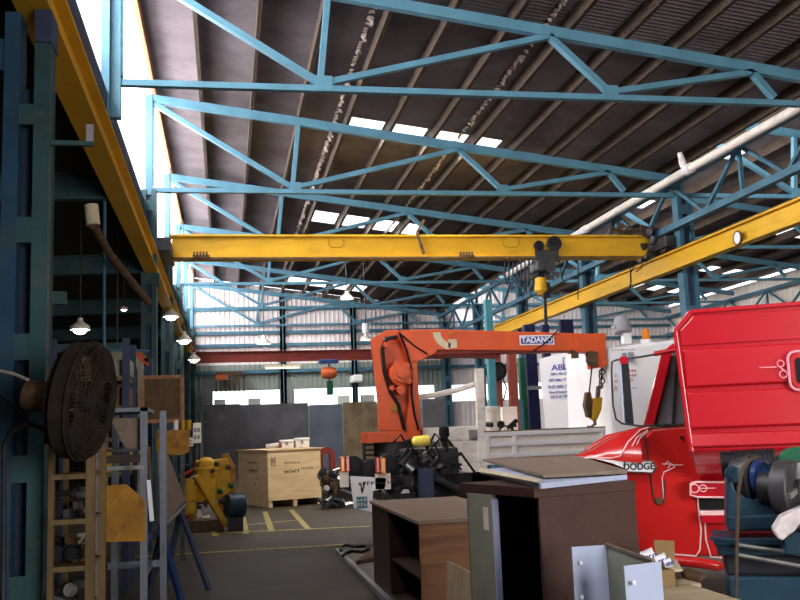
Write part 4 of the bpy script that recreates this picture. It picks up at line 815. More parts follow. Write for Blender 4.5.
# galvanised platform stand
SY = 8.4; S = lambda a, c, Y=SY: at(a, c, Y)
st = thing('platform_stand', 'galvanised steel platform stand with an orange plate hung on its front', 'stand', (S(120, 500).x, SY, 0))
xa_, xb_, xc_ = S(98, 450).x, S(144, 450).x, S(157.5, 450).x; zt_ = S(125, 408).z
for (x, y, zt2) in ((xa_, SY, S(98, 445).z), (xb_, SY, zt_), (xc_, SY+.75, at(157, 411, SY+.75).z), (xa_+.06, SY+.75, zt_)): MB().box(x-.03, x+.03, y-.03, y+.03, 0, zt2).build('leg', M['galv'], st)
MB().box(S(104, 410).x, xb_+.03, SY-.03, SY+.75, zt_-.035, zt_).build('platform_top', M['galv'], st)
MB().box(xa_, xb_, SY-.035, SY-.0, S(120, 470).z, S(120, 466).z).build('front_rail', M['steel'], st); MB().box(xa_, xb_, SY-.0, SY+.75, S(120, 452).z, S(120, 449).z).build('shelf', M['dsteel'], st)
MB().box(xa_, xb_, SY-.02, SY+.02, S(120, 463).z, S(120, 455).z).build('shelf_front', M['purlin'], st)
MB().box(xa_, xc_, SY+.73, SY+.77, .5, .56).build('back_rail', M['galv'], st); MB().box(xb_-.02, xb_+.02, SY, SY+.75, .5, .56).build('side_rail', M['galv'], st)
MB().prism([S(*q, SY-.05) for q in ((101, 486), (126, 484), (145, 500), (146, 541), (103, 542))], (0, .015, 0)).build('orange_plate', M['ochre'], st)
MB().prism([S(*q, SY+.05) for q in ((110, 418), (141, 418), (141, 450), (126, 449))], (0, .012, 0)).build('grey_back_sheet', M['board'], st)
MB().bar(S(148.5, 480, SY-.04), S(152, 521, SY-.04), .035, .02, (0, 1, 0)).build('white_tube', M['white'], st)
MB().bar(S(149, 446, SY-.03), S(151, 485, SY-.03), .02, .02, (0, 1, 0)).build('hanging_strap', M['rust'], st)
# leaning triangular grey sheet on a blue trestle
tr_ = thing('steel_trestle', 'low blue trestle with splayed legs right of the platform stand', 'trestle', (S(175, 560, 10).x, 10.2, 0))
ZT = at(160, 527, 9.6).z
MB().bar(at(150, 538, 9.3), at(184, 504, 11.3), .06, .06).build('top_rail', M['slate'], tr_)
for (a, c) in (((160, 528, 9.6), (181, 600, 9.35)), ((163, 525, 9.7), (150, 585, 9.9)), ((180, 510, 11.2), (204, 576, 10.9)), ((181, 508, 11.3), (170, 560, 11.4))):
    p0 = at(*a); p1 = at(*c); d_ = p1-p0; p1 = p0+d_*(p0.z/(p0.z-p1.z)); MB().bar(p0, p1, .05, .05).build('leg', M['bluep' if a[0] < 162 else 'slate'], tr_)
MB().prism([at(158, 452, 10.6), at(164, 448, 10.7), at(184, 500, 11.4), at(161, 527, 9.7)], (.015, .02, 0)).build('grey_sheet_offcut', M['board'], label='grey triangular sheet leaning behind the platform stand over the blue trestle', cat='sheet')
MB().bar(at(161, 529, 9.62), at(186, 503, 11.35), .03, .03).build('steel_angle', M['steel'], label='bright steel angle lying along the lower edge of the triangular sheet', cat='bar')
# timber ladder rack with dark parts on its shelves
LY = 6.9; Lp = lambda a, c, Y=LY: at(a, c, Y)
x0, x1 = Lp(50.5, 500).x, Lp(90, 500).x
lr = thing('timber_rack', 'dirty timber shelf rack beside the blue lattice column, below the fan', 'rack', ((x0+x1)/2, LY, 0))
for x, wd in ((x0, .035), (x1, .06)):
    MB().box(x-wd/2, x+wd/2, LY, LY+.07, 0, Lp(90, 445).z).build('upright', M['timber'], lr); MB().box(x-wd/2, x+wd/2, LY+.6, LY+.67, 0, Lp(90, 445).z).build('upright', M['timber'], lr)
for py_ in (475, 520, 567, 622):
    z = Lp(70, py_).z; MB().box(x0, x1, LY-.0, LY+.67, z-.02, z+.0).build('shelf', M['timber'], lr); MB().box(x0, x1, LY-.01, LY+.02, z-.03, z+.005).build('shelf_edge', M['timber'], lr)
zz = [Lp(70, q).z for q in (520, 567, 622)]
junk(x0+.05, x1-.12, LY+.1, LY+.45, zz[0], zz[0]+.24, 14, ['dsteel', 'blackp', 'steel'], 'shelf_parts', 'dark machine parts on the middle shelf of the timber rack', 'parts', 91, .07)
junk(x0+.05, x1-.12, LY+.1, LY+.45, zz[1], zz[1]+.24, 14, ['timber', 'blackp', 'lgrey'], 'shelf_parts', 'timber blocks and parts on the shelf second from the bottom', 'parts', 92, .07)
junk(x0+.05, x1-.12, LY+.1, LY+.45, zz[2], zz[2]+.24, 14, ['dsteel', 'steel', 'blackp'], 'shelf_parts', 'dark parts on the lowest shelf of the timber rack', 'parts', 93, .07)
# drum fan
fc = at(87, 401, 6.35); ax = Vector((.97, -.2, -.13)).normalized(); FR = .385
fn = thing('workshop_fan', 'large dusty caged fan mounted beside the blue lattice column', 'fan', fc)
b = MB(); uu = ax.orthogonal().normalized(); vv = ax.cross(uu)
prof = [(-.2, .10), (-.19, .22), (-.15, .33), (-.07, .375), (0, FR), (.06, .36), (.10, .27), (.12, .14)]
for (t, r) in prof: b.ring(fc+ax*t, ax, r, .006 if r < FR else .012, 36, 5)
for r, t in ((.31, .085), (.3, -.165), (.36, -.1), (.16, -.195), (.2, .112), (.08, .122), (.34, .07), (.23, .108), (.17, .116), (.11, .121)): b.ring(fc+ax*t, ax, r, .004, 36, 4)
for k in range(84):
    a_ = 2*math.pi*k/84; d_ = uu*math.cos(a_)+vv*math.sin(a_); b.tube([fc+d_*r+ax*t for (t, r) in prof[::-1]], .0035, 4)
b.build('cage', M['fan'], fn, smooth=True)
MB().revolve(fc, ax, [(-.1, FR-.014), (-.1, FR-.002), (.03, FR), (.03, FR-.012), (-.1, FR-.014)], 40).build('drum_rim', M['fan'], fn, smooth=True)
for k in range(4):
    a_ = k*math.pi/2+.4; d_ = uu*math.cos(a_)+vv*math.sin(a_); e_ = ax.cross(d_)
    pts = [fc+d_*.07-e_*.05-ax*.03, fc+d_*.07+e_*.05+ax*.02, fc+d_*.33+e_*.14+ax*.035, fc+d_*.34-e_*.08-ax*.035]; MB().prism(pts, ax*.006).build('fan_blade', M['dsteel'], fn)
MB().revolve(fc-ax*.04, ax, [(0, .001), (0, .08), (.08, .08), (.1, .05), (.1, .001)], 18).build('fan_hub', M['dsteel'], fn, smooth=True)
me_ = at(26, 394, 6.5); MB().tube([fc-ax*.06, fc-ax*.22, fc-ax*.225, fc-ax*.4, fc-ax*.42], [.05, .06, .1, .1, .06], 20).build('motor', M['rust'], fn, smooth=True)
b = MB(); mp_ = fc-ax*.25; b.tube([mp_-Vector((0, 0, .08)), mp_-Vector((0, 0, .3))], .03, 10); b.tube([mp_-Vector((0, 0, .22)), at(30, 423, 6.55), at(12, 430, 6.6), at(4, 445, 6.65), at(3, 600, 6.7)], .018, 10); b.build('mounting_arm', M['dsteel'], fn, smooth=True)
pb = at(3, 600, 6.7); MB().cyl(pb, (pb.x, pb.y, .04), .018, 10).build('stand_pole', M['dsteel'], fn, smooth=True); MB().cyl((pb.x, pb.y, 0), (pb.x, pb.y, .04), .22, 24).build('stand_base', M['dsteel'], fn, smooth=True)
MB().tube([at(0, 371, 6.9), at(14, 374, 6.8), at(28, 380, 6.7)], .012, 6).build('power_cable', M['offw'], fn)
MB().tube([at(0, 394, 6.8), at(10, 404, 6.8), at(18, 418, 6.7)], .008, 6).build('power_cable', M['black'], fn)
# small blue conduit and bracket beyond the fan
t = thing('conduit', 'pale blue conduit hanging between the fan and the brown mesh guard', 'pipe', at(106, 350, 13.5)); MB().tube([Vector((at(104, 325, 13.1).x, 13.1, 5.05)), at(104, 325, 13.1), at(104.5, 348, 13.1), at(110, 350, 13.5), at(150, 351, 13.6)], .022, 8).build('conduit_run', M['blue'], t)
# contents of the dim bay
jb = thing('jib_arm', 'faded orange jib arm slanting behind the mesh guard', 'jib', at(140, 355, 15)); MB().prism([at(133, 347, 15), at(148, 358, 15), at(149, 366, 15), at(145, 366, 15), at(132, 352, 15)], (0, .15, 0)).build('arm', M['orange2'], jb); MB().box(at(148, 400, 15).x-.06, at(148, 400, 15).x+.06, 15.0, 15.15, 0, at(148, 358, 15).z).build('jib_post', M['slate'], jb)
jb = thing('jib_arm', 'faded orange arm sloping just right of the fan rim', 'jib', at(115, 368, 12)); MB().prism([at(92, 352, 12.8), at(108, 360, 12.8), at(124, 374, 12.8), at(124, 379, 12.8), at(106, 368, 12.8), at(92, 358, 12.8)], (0, .1, 0)).build('arm', M['orange2'], jb); MB().box(at(100, 400, 12.8).x-.04, at(100, 400, 12.8).x+.04, 12.8, 12.9, 0, at(100, 360, 12.8).z).build('jib_post', M['slate'], jb)
def pallet_rack(xp0, xp1, Y, tops, label, m='slate', depth=.8):
    t = thing('storage_rack', label, 'rack', (at(xp0, 400, Y).x, Y, 0), 'storage racks in the dim bay'); x0, x1 = at(xp0, 400, Y).x, at(xp1, 400, Y).x; zt = at(xp0, tops[0], Y).z
    for x in (x0, x1):
        for y in (Y, Y+depth): MB().box(x-.04, x+.04, y-.04, y+.04, 0, zt).build('upright', M[m], t)
    for tp in tops[1:]:
        z = at(xp0, tp, Y).z; MB().box(x0, x1, Y-.03, Y+depth, z-.05, z).build('shelf', M['timber'], t)
    return x0, x1, [at(xp0, q, Y).z for q in tops[1:]]
x0, x1, zs = pallet_rack(52, 126, 11.2, (340, 378, 408, 440, 475), 'dark storage rack standing behind the fan')
def cart(x, y, z, w_, d_, h, m, label, name='carton', cat='box'):
    b = MB(); b.box(x, x+w_, y, y+d_, z, z+h); o = b.build(name, M[m], label=label, cat=cat, bevel=.012); return o
cart(x0+.06, 11.3, zs[0], .45, .4, .25, 'timber', 'pale brown carton on the top shelf behind the fan, left end'); cart(x0+.52, 11.3, zs[0], .34, .4, .2, 'lgrey', 'greyish box on the top shelf behind the fan, right end')
cart(x0+.5, 11.3, zs[3], .35, .4, .28, 'ydirty', 'dirty yellow box low behind the fan rim'); cart(x0+.55, 11.3, zs[1], .3, .4, .22, 'card', 'small carton on the second shelf behind the fan')
x0, x1, zs = pallet_rack(100, 140, 17.0, (352, 368, 390, 420), 'pale framed rack farther back right of the fan', 'lgrey')
cart(x0+.1, 17.1, zs[0], .5, .4, .3, 'lgrey', 'pale box on the far rack right of the fan, upper shelf'); cart(x0+.15, 17.1, zs[1], .5, .4, .3, 'timber', 'tan box on the far rack right of the fan, lower shelf')

# ================================================================== RED TRUCK
DY = 7.6; SYY = 7.0; D = lambda a, c, Y=DY: at(a, c, Y)
TA = math.radians(26); TO = Vector((3.64, 7.0, 0)); TU = Vector((math.cos(TA), -math.sin(TA), 0)); TV = Vector((math.sin(TA), math.cos(TA), 0))
DEFT = Matrix.Translation(TO) @ Matrix.Rotation(-TA, 4, 'Z') @ Matrix.Translation(-TO)
def D(a, c, Y=DY):     # point of the truck's own frame, on the plane Y of that frame
    v = ray(a, c); t = (Y-7.0-(EYE-TO).dot(TV))/v.dot(TV); p = EYE+v*t; return Vector((3.64+(p-TO).dot(TU), Y, p.z))
rt_ = thing('red_truck', 'glossy red truck with long nose, DODGE badge and ribbed sleeper body', 'truck', (5.6, 7.4, 0))
W2 = 2.1
V3 = lambda pts, Y=DY: [at(a, c, Y) for a, c in pts]
# lower cab side with door, sill
xs0 = D(600, 470).x; zs0 = .55
lowb = MB(); lowb.prism([Vector((xs0, DY, .62)), Vector((xs0, DY, D(632, 462).z)), D(640, 440), D(652, 428), D(676, 425), Vector((6.4, DY, D(676, 425).z)), Vector((6.4, DY, .5)), Vector((D(660, 550).x, DY, .5))], (0, W2, 0)); lowb.build('cab_lower_body', M['redl'], rt_, bevel=.03)
# nose / front mudguard, fuller towards the camera
b = MB(); prof = [(575, 455, .02), (590, 447, .06), (606, 438, .10), (622, 431, .13), (640, 427, .14)]
vs = []; K = 7
for (a, c, o) in prof:
    top = D(a, c); low = D(a, 456+(a-575)*.1)
    for k in range(K+1):
        t = k/K; bul = math.sin(t*math.pi/2); z = top.z+(low.z-top.z)*t**1.6; vs.append((top.x, DY+.28*(1-bul)-o, z))
    vs.append((top.x, DY+.5, low.z)); vs.append((top.x, DY+.5, top.z))
m_ = K+3; fs = []
for i in range(len(prof)-1):
    for k in range(m_): fs.append((i*m_+k, i*m_+(k+1) % m_, (i+1)*m_+(k+1) % m_, (i+1)*m_+k))
fs.append(tuple(range(m_))); fs.append(tuple((len(prof)-1)*m_+k for k in reversed(range(m_))))
b.add(vs, fs); b.build('front_mudguard', M['redl'], rt_, smooth=True)
b = MB(); b.prism([D(580, 452, DY+.3), D(606, 435, DY+.3), D(650, 424, DY+.3), D(650, 455, DY+.3), Vector((D(580, 452, DY+.3).x, DY+.3, .7))], (0, W2-.6, 0)); b.build('bonnet', M['redl'], rt_, smooth=True, bevel=.05)
MB().revolve((D(592, 520).x-.1, DY+.03, .5), (0, 1, 0), [(0, .001), (0, .2), (.05, .26), (.0, .3), (.03, .49), (.08, .5), (.22, .5), (.26, .46), (.26, .001)], 28).build('wheel', M['black'], rt_, smooth=True)
for y in (DY-.02, DY+1.9):
    MB().revolve((6.6, y, .5), (0, 1, 0), [(0, .001), (0, .2), (.05, .26), (.0, .3), (.03, .49), (.08, .5), (.22, .5), (.26, .46), (.26, .001)], 28).build('wheel', M['black'], rt_, smooth=True)
MB().revolve((D(592, 520).x-.1, DY+1.85, .5), (0, 1, 0), [(0, .001), (0, .2), (.05, .26), (.0, .3), (.03, .49), (.08, .5), (.22, .5), (.26, .46), (.26, .001)], 28).build('wheel', M['black'], rt_, smooth=True)
# cab upper: pillar, roof, window
zr = D(672, 346).z
MB().bar(D(648, 428, DY+.04), D(667, 352, DY+.04), .09, .09, (0, 1, 0)).build('windscreen_pillar', M['red'], rt_, bevel=.015)
MB().bar(D(648, 428, DY+W2-.1), D(667, 352, DY+W2-.1), .09, .09, (0, 1, 0)).build('windscreen_pillar', M['red'], rt_, bevel=.015)
rf = MB(); rf.hexa([D(662, 353, DY), Vector((6.3, DY, zr-.03)), Vector((6.3, DY+W2, zr-.03)), D(662, 353, DY)+Vector((0, W2, 0)), D(668, 343, DY)+Vector((.03, .1, 0)), Vector((6.3, DY+.1, zr+.07)), Vector((6.3, DY+W2-.1, zr+.07)), D(668, 343, DY)+Vector((.03, W2-.1, 0))]); rf.build('cab_roof', M['red'], rt_, bevel=.03)
MB().prism([D(653, 425, DY+.06), D(668, 356, DY+.06), D(700, 354, DY+.06), D(700, 425, DY+.06)], (0, .015, 0)).build('door_window', M['gglass'], rt_)
MB().prism([D(651, 427, DY+.04), D(667, 352, DY+.04), D(670, 352, DY+.04), D(657, 424, DY+.04)], (0, .03, 0)).build('window_rubber', M['black'], rt_)
MB().bar(D(673, 425, DY+.04), D(677, 354, DY+.04), .02, .02, (0, 1, 0)).build('quarter_light_bar', M['black'], rt_)
MB().hexa([D(651, 426, DY+.1), D(667, 353, DY+.1), D(667, 353, DY+.1)+Vector((.02, 0, 0)), D(651, 426, DY+.1)+Vector((.02, 0, 0))]+[v+Vector((0, W2-.25, 0)) for v in (D(651, 426, DY+.1), D(667, 353, DY+.1), D(667, 353, DY+.1)+Vector((.02, 0, 0)), D(651, 426, DY+.1)+Vector((.02, 0, 0)))]).build('windscreen', M['dglass'], rt_)
MB().box(D(652, 425).x, D(700, 425).x, DY-.012, DY+.03, D(670, 426.5).z, D(670, 424).z).build('window_sill_trim', M['chrome'], rt_)
# pinstripes, seam lines
def stripe(pts, r=.006, m='stripe', Y=DY-.008, name='pinstripe'): MB().tube([D(a, c, Y) for a, c in pts], r, 6).build(name, M[m], rt_, smooth=True)
stripe(((576, 458), (612, 458), (620, 456), (628, 442), (640, 430), (652, 426)), Y=DY-.13)
stripe(((630, 462), (631, 448), (637, 437), (648, 430)), Y=DY-.09); stripe(((634, 462), (634, 450), (640, 438), (648, 431)), Y=DY-.085)
stripe(((662, 464), (672, 464), (675, 467), (664, 472), (662, 478), (664, 500)), .005); stripe(((664, 465), (668, 461), (671, 464), (668, 468)), .005); stripe(((671, 465), (683, 465)), .004)
stripe(((697, 482), (698, 505), (701, 530), (700, 550), (696, 556), (640, 552)), .007); stripe(((704, 512), (706, 540), (711, 557), (724, 558)), .007)
stripe(((644, 430), (650, 470), (654, 502)), .006, 'dsteel', name='door_seam'); stripe(((654, 502), (664, 502), (665, 480)), .006, 'dsteel', name='door_seam')
MB().revolve(D(659, 501, DY-.01), (0, -1, 0), [(0, .001), (0, .035), (.015, .03), (.015, .001)], 14).build('lock_cap', M['rust'], rt_, smooth=True)
MB().cyl(D(682, 437.5, DY+.01), D(682, 437.5, DY-.03), .018, 12).build('door_button', M['chrome'], rt_, smooth=True)
# badge with its chrome strip
a, c = D(623, 459, DY-.1), D(657, 473.5, DY-.1)
bdg = MB().prism([D(623, 459.5, DY-.1), D(653, 460.5, DY-.1), D(657.5, 467, DY-.1), D(653, 474, DY-.1), D(623, 472.5, DY-.1)], (0, .09, 0)).build('name_badge', M['chrome'], rt_, label='white and chrome name badge', bevel=.006)
MB().prism([D(625.5, 461.5, DY-.105), D(652, 462.2, DY-.105), D(655, 467, DY-.105), D(652, 472.3, DY-.105), D(625.5, 471, DY-.105)], (0, .006, 0)).build('badge_field', M['white'], bdg)
text('badge_lettering', 'DODGE', .078, DEFT @ D(638.8, 466.8, DY-.108), M['ink'], bdg, sx=.95, rot=-TA, bold=.03)
MB().prism([D(594, 458.5, DY-.14), D(624, 461.5, DY-.1), D(624, 468, DY-.1), D(612, 463, DY-.12)], (0, .03, 0)).build('chrome_strip', M['white'], rt_)
# sill and lower skirts
MB().tube([D(640, 553, DY-.02), D(645, 558, DY-.03), D(700, 563, DY-.06), D(717, 566, DY-.06), D(722, 566, DY-.03)], [.03, .04, .045, .045, .03], 12).build('sill', M['redl'], rt_, smooth=True)
a, c = D(690, 481.5, DY-.15), D(740, 497, DY-.15)
MB().box(a.x, 6.2, DY-.15, DY+.1, c.z, a.z).build('side_locker', M['red'], rt_, bevel=.01)
yk = DY-.155
stripe(((800, 483), (696, 482), (690.5, 484), (690.5, 495), (697, 497), (800, 498.5)), .008, Y=yk); 
b = MB(); p = D(694.5, 488.5, yk); b.ring(p, (0, 1, 0), .035, .005, 16, 5); b.ring(p+Vector((.07, 0, 0)), (0, 1, 0), .028, .004, 16, 5); b.tube([p+Vector((.05, 0, 0)), p+Vector((.17, 0, 0))], .004, 5); b.build('scroll_ornament', M['stripe'], rt_, smooth=True)
a, c = D(697, 500, DY-.004), D(745, 511, DY-.004); MB().box(a.x, c.x+.4, DY-.01, DY+.02, c.z, a.z+.01).build('step_recess', M['black'], rt_)
a, c = D(697, 511, DY-.1), D(745, 515, DY-.1); MB().box(a.x+.02, 6.0, DY-.1, DY+.05, c.z, a.z).build('step_ledge', M['stripe'], rt_, bevel=.006); MB().box(a.x+.03, 6.0, DY-.11, DY+.04, c.z-.06, c.z).build('step_face', M['red'], rt_)
# sleeper body: ribbed side, chamfered front corner
q = [(674.5, 331), (689.5, 311.5), (800, 307.5)]
A0, A1 = D(675, 331, SYY), D(690, 312, SYY); A2 = Vector((6.9, SYY, A1.z+.02)); zb_ = D(690, 452, SYY).z
bd_ = MB(); outl = [Vector((A0.x+.05, SYY, zb_)), A0, A1, A2, Vector((6.9, SYY, zb_))]; bd_.prism(outl, (0, 2.9, 0)); slp = bd_.build('sleeper_body', M['red'], rt_, bevel=.015)
b = MB()   # swept underside
b.hexa([Vector((A0.x+.05, SYY, zb_)), Vector((6.9, SYY, zb_)), Vector((6.9, SYY+2.9, zb_)), Vector((A0.x+.05, SYY+2.9, zb_)), Vector((A0.x+.12, DY-.04, D(700, 482).z)), Vector((6.9, DY-.04, D(700, 482).z)), Vector((6.9, SYY+2.6, D(700, 482).z)), Vector((A0.x+.12, SYY+2.6, D(700, 482).z))]); b.build('swept_skirt', M['red'], rt_)
b = MB()   # rim round the outline
for p0, p1 in zip(outl[:-2], outl[1:-1]): b.bar(p0+Vector((0, -.012, 0)), p1+Vector((0, -.012, 0)), .035, .03, (0, 1, 0))
b.build('body_rim', M['red'], rt_, bevel=.008)
for (yt, ybm) in ((316, 345.5), (349, 388.5), (392, 430), (433.5, 449)):   # pressed panels between the grooves
    z1_, z0_ = D(690, yt, SYY).z, D(690, ybm, SYY).z
    b = MB(); zz_ = z0_+(z1_-z0_)*.2; xl2 = A0.x+.06; xr2 = 6.88
    b.hexa([Vector((xl2, SYY-.035, z0_+.02)), Vector((xr2, SYY-.035, z0_+.02)), Vector((xr2, SYY, z0_)), Vector((xl2-.02, SYY, z0_)), Vector((xl2, SYY-.012, z1_-.01)), Vector((xr2, SYY-.012, z1_-.01)), Vector((xr2, SYY, z1_)), Vector((xl2-.02, SYY, z1_))])
    if yt < 320:
        b = MB(); b.prism([Vector((A0.x+.04, SYY, z0_)), Vector((A0.x+.04, SYY, A0.z)), A1+Vector((.02, 0, -.04)), Vector((xr2, SYY, z1_)), Vector((xr2, SYY, z0_))], (0, -.014, 0))
    b.build('pressed_panel', M['red'], slp, bevel=.006)
# window with pink seal
wa, wb = D(787, 352, SYY-.06), D(787, 390.5, SYY-.06); x0, x1 = wa.x, wa.x+.62; z1_, z0_ = wa.z, wb.z; r = .06
def rrect(x0, x1, z0, z1, r, y, n=5):
    o = []
    for (cx, cz, a0) in ((x1-r, z1-r, 0), (x0+r, z1-r, 90), (x0+r, z0+r, 180), (x1-r, z0+r, 270)):
        for k in range(n+1): a_ = math.radians(a0+90*k/n); o.append(Vector((cx+r*math.cos(a_), y, cz+r*math.sin(a_))))
    return o
o_ = rrect(x0, x1, z0_, z1_, r, SYY-.062); MB().tube(o_+[o_[0]], .011, 8).build('window_seal', M['pink'], rt_, smooth=True)
MB().prism(rrect(x0+.015, x1-.015, z0_+.015, z1_-.015, r, SYY-.06), (0, .03, 0)).build('window_surround', M['red'], rt_); MB().prism(rrect(x0+.05, x1-.05, z0_+.05, z1_-.05, .03, SYY-.07), (0, .02, 0)).build('side_window', M['dglass'], rt_)
p = D(781, 368, SYY-.055); b = MB(); b.ring(p+Vector((0, 0, .035)), (0, 1, 0), .025, .005, 16, 5); b.ring(p+Vector((.012, 0, -.05)), (0, 1, 0), .028, .005, 16, 5); b.tube([p+Vector((-.02, 0, .02)), p+Vector((.03, 0, -.03)), p+Vector((.05, 0, -.06))], .006, 6); b.tube([p+Vector((-.03, 0, .01)), p+Vector((-.16, 0, .012))], .005, 6); b.build('scroll_ornament', M['pink'], rt_, smooth=True)
# mirror on its tubular frame
MYY = 7.35; mm = lambda a, c: D(a, c, MYY)
MB().tube([mm(675, 351), mm(640, 357), mm(616, 360), mm(612, 362), mm(611.5, 372), mm(613, 405), mm(616, 419), mm(622, 423.5), mm(640, 426), mm(655, 426)], .009, 8).build('mirror_frame', M['dsteel'], rt_, smooth=True)
MB().tube([mm(654, 354), mm(676, 350)], .022, 10).build('mirror_arm_bracket', M['red'], rt_, smooth=True)
mh = MB().prism([mm(620, 357), mm(628, 357), mm(634, 424), mm(624, 423)], (0, .04, 0)).build('mirror_housing', M['blackp'], rt_, bevel=.006)
MB().prism([mm(618.5, 358), mm(620.5, 358), mm(626, 423), mm(624, 424)], (0, .06, 0)).build('mirror_rim', M['lilac'], mh)
a = mm(620, 357); MB().box(a.x, a.x+.062, MYY-.01, MYY+.0, mm(620, 364).z, mm(620, 357).z).build('mirror_top_clamp', M['red'], mh)

DEFT = None
# ================================================================== FOREGROUND RIGHT
# desk
N1 = Vector((1.56, 7.66, 0)); dsk = thing('storage_desk', 'low woodgrain desk with open dark end standing left of the brown cupboard', 'desk', (1.9, 9, 0))
dx0, dx1, dy0, dy1, dz = 1.56, 2.5, 7.66, 10.2, .92
MB().box(dx0, dx1, dy0, dy0+.03, .02+.05, dz-.03).build('end_panel', M['deskw'], dsk)
MB().box(dx0, dx1, dy1-.03, dy1, .05, dz-.03).build('end_panel', M['dbrown'], dsk)
MB().box(dx0-.02, dx1+.02, dy0-.02, dy1+.02, dz-.03, dz).build('desk_top', M['desktop'], dsk, bevel=.004)
MB().box(dx1-.03, dx1, dy0+.03, dy1-.03, .05, dz-.03).build('back_panel', M['dbrown'], dsk)
MB().box(dx0, dx1-.03, 9.15, 9.18, .05, dz-.03).build('divider', M['dbrown'], dsk); MB().box(dx0, dx1-.03, dy0+.03, dy1-.03, .05, .1).build('plinth', M['dbrown'], dsk)
MB().box(dx0, dx0+.02, 9.18, dy1-.03, .1, dz-.03).build('door_panel', M['dbrown'], dsk); MB().box(dx0+.02, dx1-.04, dy0+.03, 9.15, .42, .44).build('shelf', M['dbrown'], dsk)
# chipboard offcut leaning on the desk
b = MB(); f = lambda a, c, Y: at(a, c, Y)
b.prism([f(447, 561, 7.3), f(472, 573, 6.75), f(474, 640, 6.65), f(447, 640, 7.2)], (.012, .02, 0)); b.build('board_offcut', M['ply'], label='mottled board offcut leaning between the desk and the brown cupboard', cat='board')
# brown cupboard
ZC = 1.33; K0 = atZ(538, 487.5, ZC); K0 = Vector((K0.x, K0.y, 0)); ang = math.radians(14); rdv = Vector((math.cos(ang), math.sin(ang), 0)); ldv = Vector((-math.sin(ang), math.cos(ang), 0))
cw = reach(K0+Vector((0, 0, ZC)), rdv, 634.5); cl = reach(K0+Vector((0, 0, ZC)), ldv, 466)
TC = Matrix.Translation(K0) @ Matrix.Rotation(ang, 4, 'Z'); t = .022
cb_ = thing('steel_cupboard', 'dark brown steel cupboard with an open dark side, boards lying on top', 'cupboard', K0)
MB(TC).box(0, cw, 0, t, .0, ZC-.02).build('side_panel', M['brown'], cb_, bevel=.004); MB(TC).box(cw-t, cw, t, cl, 0, ZC-.02).build('back_panel', M['brown'], cb_); MB(TC).box(0, cw-t, cl-t, cl, 0, ZC-.02).build('side_panel', M['dbrown'], cb_)
MB(TC).box(-.03, cw, -.004, cl+.03, ZC-.055, ZC).build('top_panel', M['brown'], cb_, bevel=.004); MB(TC).box(0, cw-t, t, cl-t, .0, .05).build('bottom_panel', M['dbrown'], cb_)
MB(TC).box(0, cw-t, t, cl-t, .48, .5).build('inner_shelf', M['dbrown'], cb_)
# grey door standing in the opening
y1 = cl-.02; y0 = 0
for s_ in range(200):
    if proj(TC @ Vector((0, s_*cl/200, 1.2)))[0] < 497: y0 = s_*cl/200; break
MB(TC).box(-.03, .0, y0, cl-.06, .06, ZC-.056).build('sliding_door', M['lgrey'], cb_, label='grey green sliding door', bevel=.004)
MB(TC).box(-.034, .004, y0-.012, y0, .06, ZC-.08).build('door_edge', M['lilac'], cb_); p = TC @ Vector((-.032, y0+.12, ZC-.2)); MB(TC).box(-.036, -.03, y0+.05, y0+.1, ZC-.26, ZC-.13).build('paint_chip', M['offw'], cb_)
# scratches on side
# boards on the cupboard
def plank(pts, z, th, m, name, label, m2=None):
    vs = [atZ(a, c, z+th) for a, c in pts]; o = MB().prism([Vector((v.x, v.y, z)) for v in vs], (0, 0, th)).build(name, M[m], label=label, cat='board', bevel=.002); return o
plank(((480, 469.5), (541, 483.5), (627, 474.5), (560, 462)), ZC+.002, .028, 'lilac', 'melamine_board', 'white edged board lying flat on the cupboard, under the grey brown board')
plank(((480, 468), (541, 479), (538, 482), (478, 471)), ZC+.031, .006, 'cream', 'timber_strip', 'thin beige strip along the left edge of the white board')
plank(((483, 459), (543, 474.5), (627, 470), (578, 456)), ZC+.038, .02, 'board', 'particle_board', 'large grey brown board on top of the pile on the cupboard')

# workbench with grey box, rolls, card
WT = .80
p0 = atZ(655, 566, WT); p1 = atZ(735, 571, WT)
wb_ = thing('workbench', 'timber topped workbench at the lower right carrying the grey metal box', 'workbench', (2.3, 4.6, 0))
bx0, bx1, by0, by1 = atZ(652, 600, WT).x, atZ(742, 600, WT).x, 3.9, 4.66
yb2 = p0.y
MB().box(bx0, bx1, by0, by1, WT-.05, WT).build('bench_top', M['benchw'], wb_, bevel=.004); MB().box(bx0+.3, bx1+.06, by1, atZ(695, 569, WT).y, WT-.05, WT).build('bench_top', M['benchw'], wb_, bevel=.004)
for x, y in ((bx0+.06, by0+.06), (bx1-.06, by0+.06), (bx0+.06, by1-.06), (bx1-.06, by1+.4)): MB().box(x-.04, x+.04, y-.04, y+.04, 0, WT-.05).build('leg', M['timber'], wb_)
# folded grey box
B = lambda a, c, Y: at(a, c, Y)
gb = thing('sheet_metal_box', 'pale blue grey bent sheet metal box standing in front of the brown cupboard', 'metal box', (1.8, 4.3, 0))
def sheet(pts, m, name, th=.004):
    v = [Vector(p) for p in pts]; n = (v[1]-v[0]).cross(v[2]-v[1]).normalized()*th; return MB().prism(v, n).build(name, M[m], gb)
tl = B(572, 547, 4.25); tm = B(606, 545, 4.42); tr2 = B(653, 561, 4.1)
dn = lambda v, z=.003: Vector((v.x, v.y, z))
sheet([tl, tm, dn(tm), dn(tl)], 'lilac', 'left_panel'); sheet([tm, tr2, dn(tr2), dn(tm)], 'lgrey', 'inner_panel')
fl0 = B(624, 566, 3.95); fl1 = B(661, 561.5, 3.98); sheet([fl0, fl1, dn(fl1), dn(fl0)], 'lilac', 'front_panel')
MB().bar(tm+Vector((0, 0, .003)), tr2+Vector((0, 0, .003)), .016, .012).build('folded_rim', M['board'], gb)
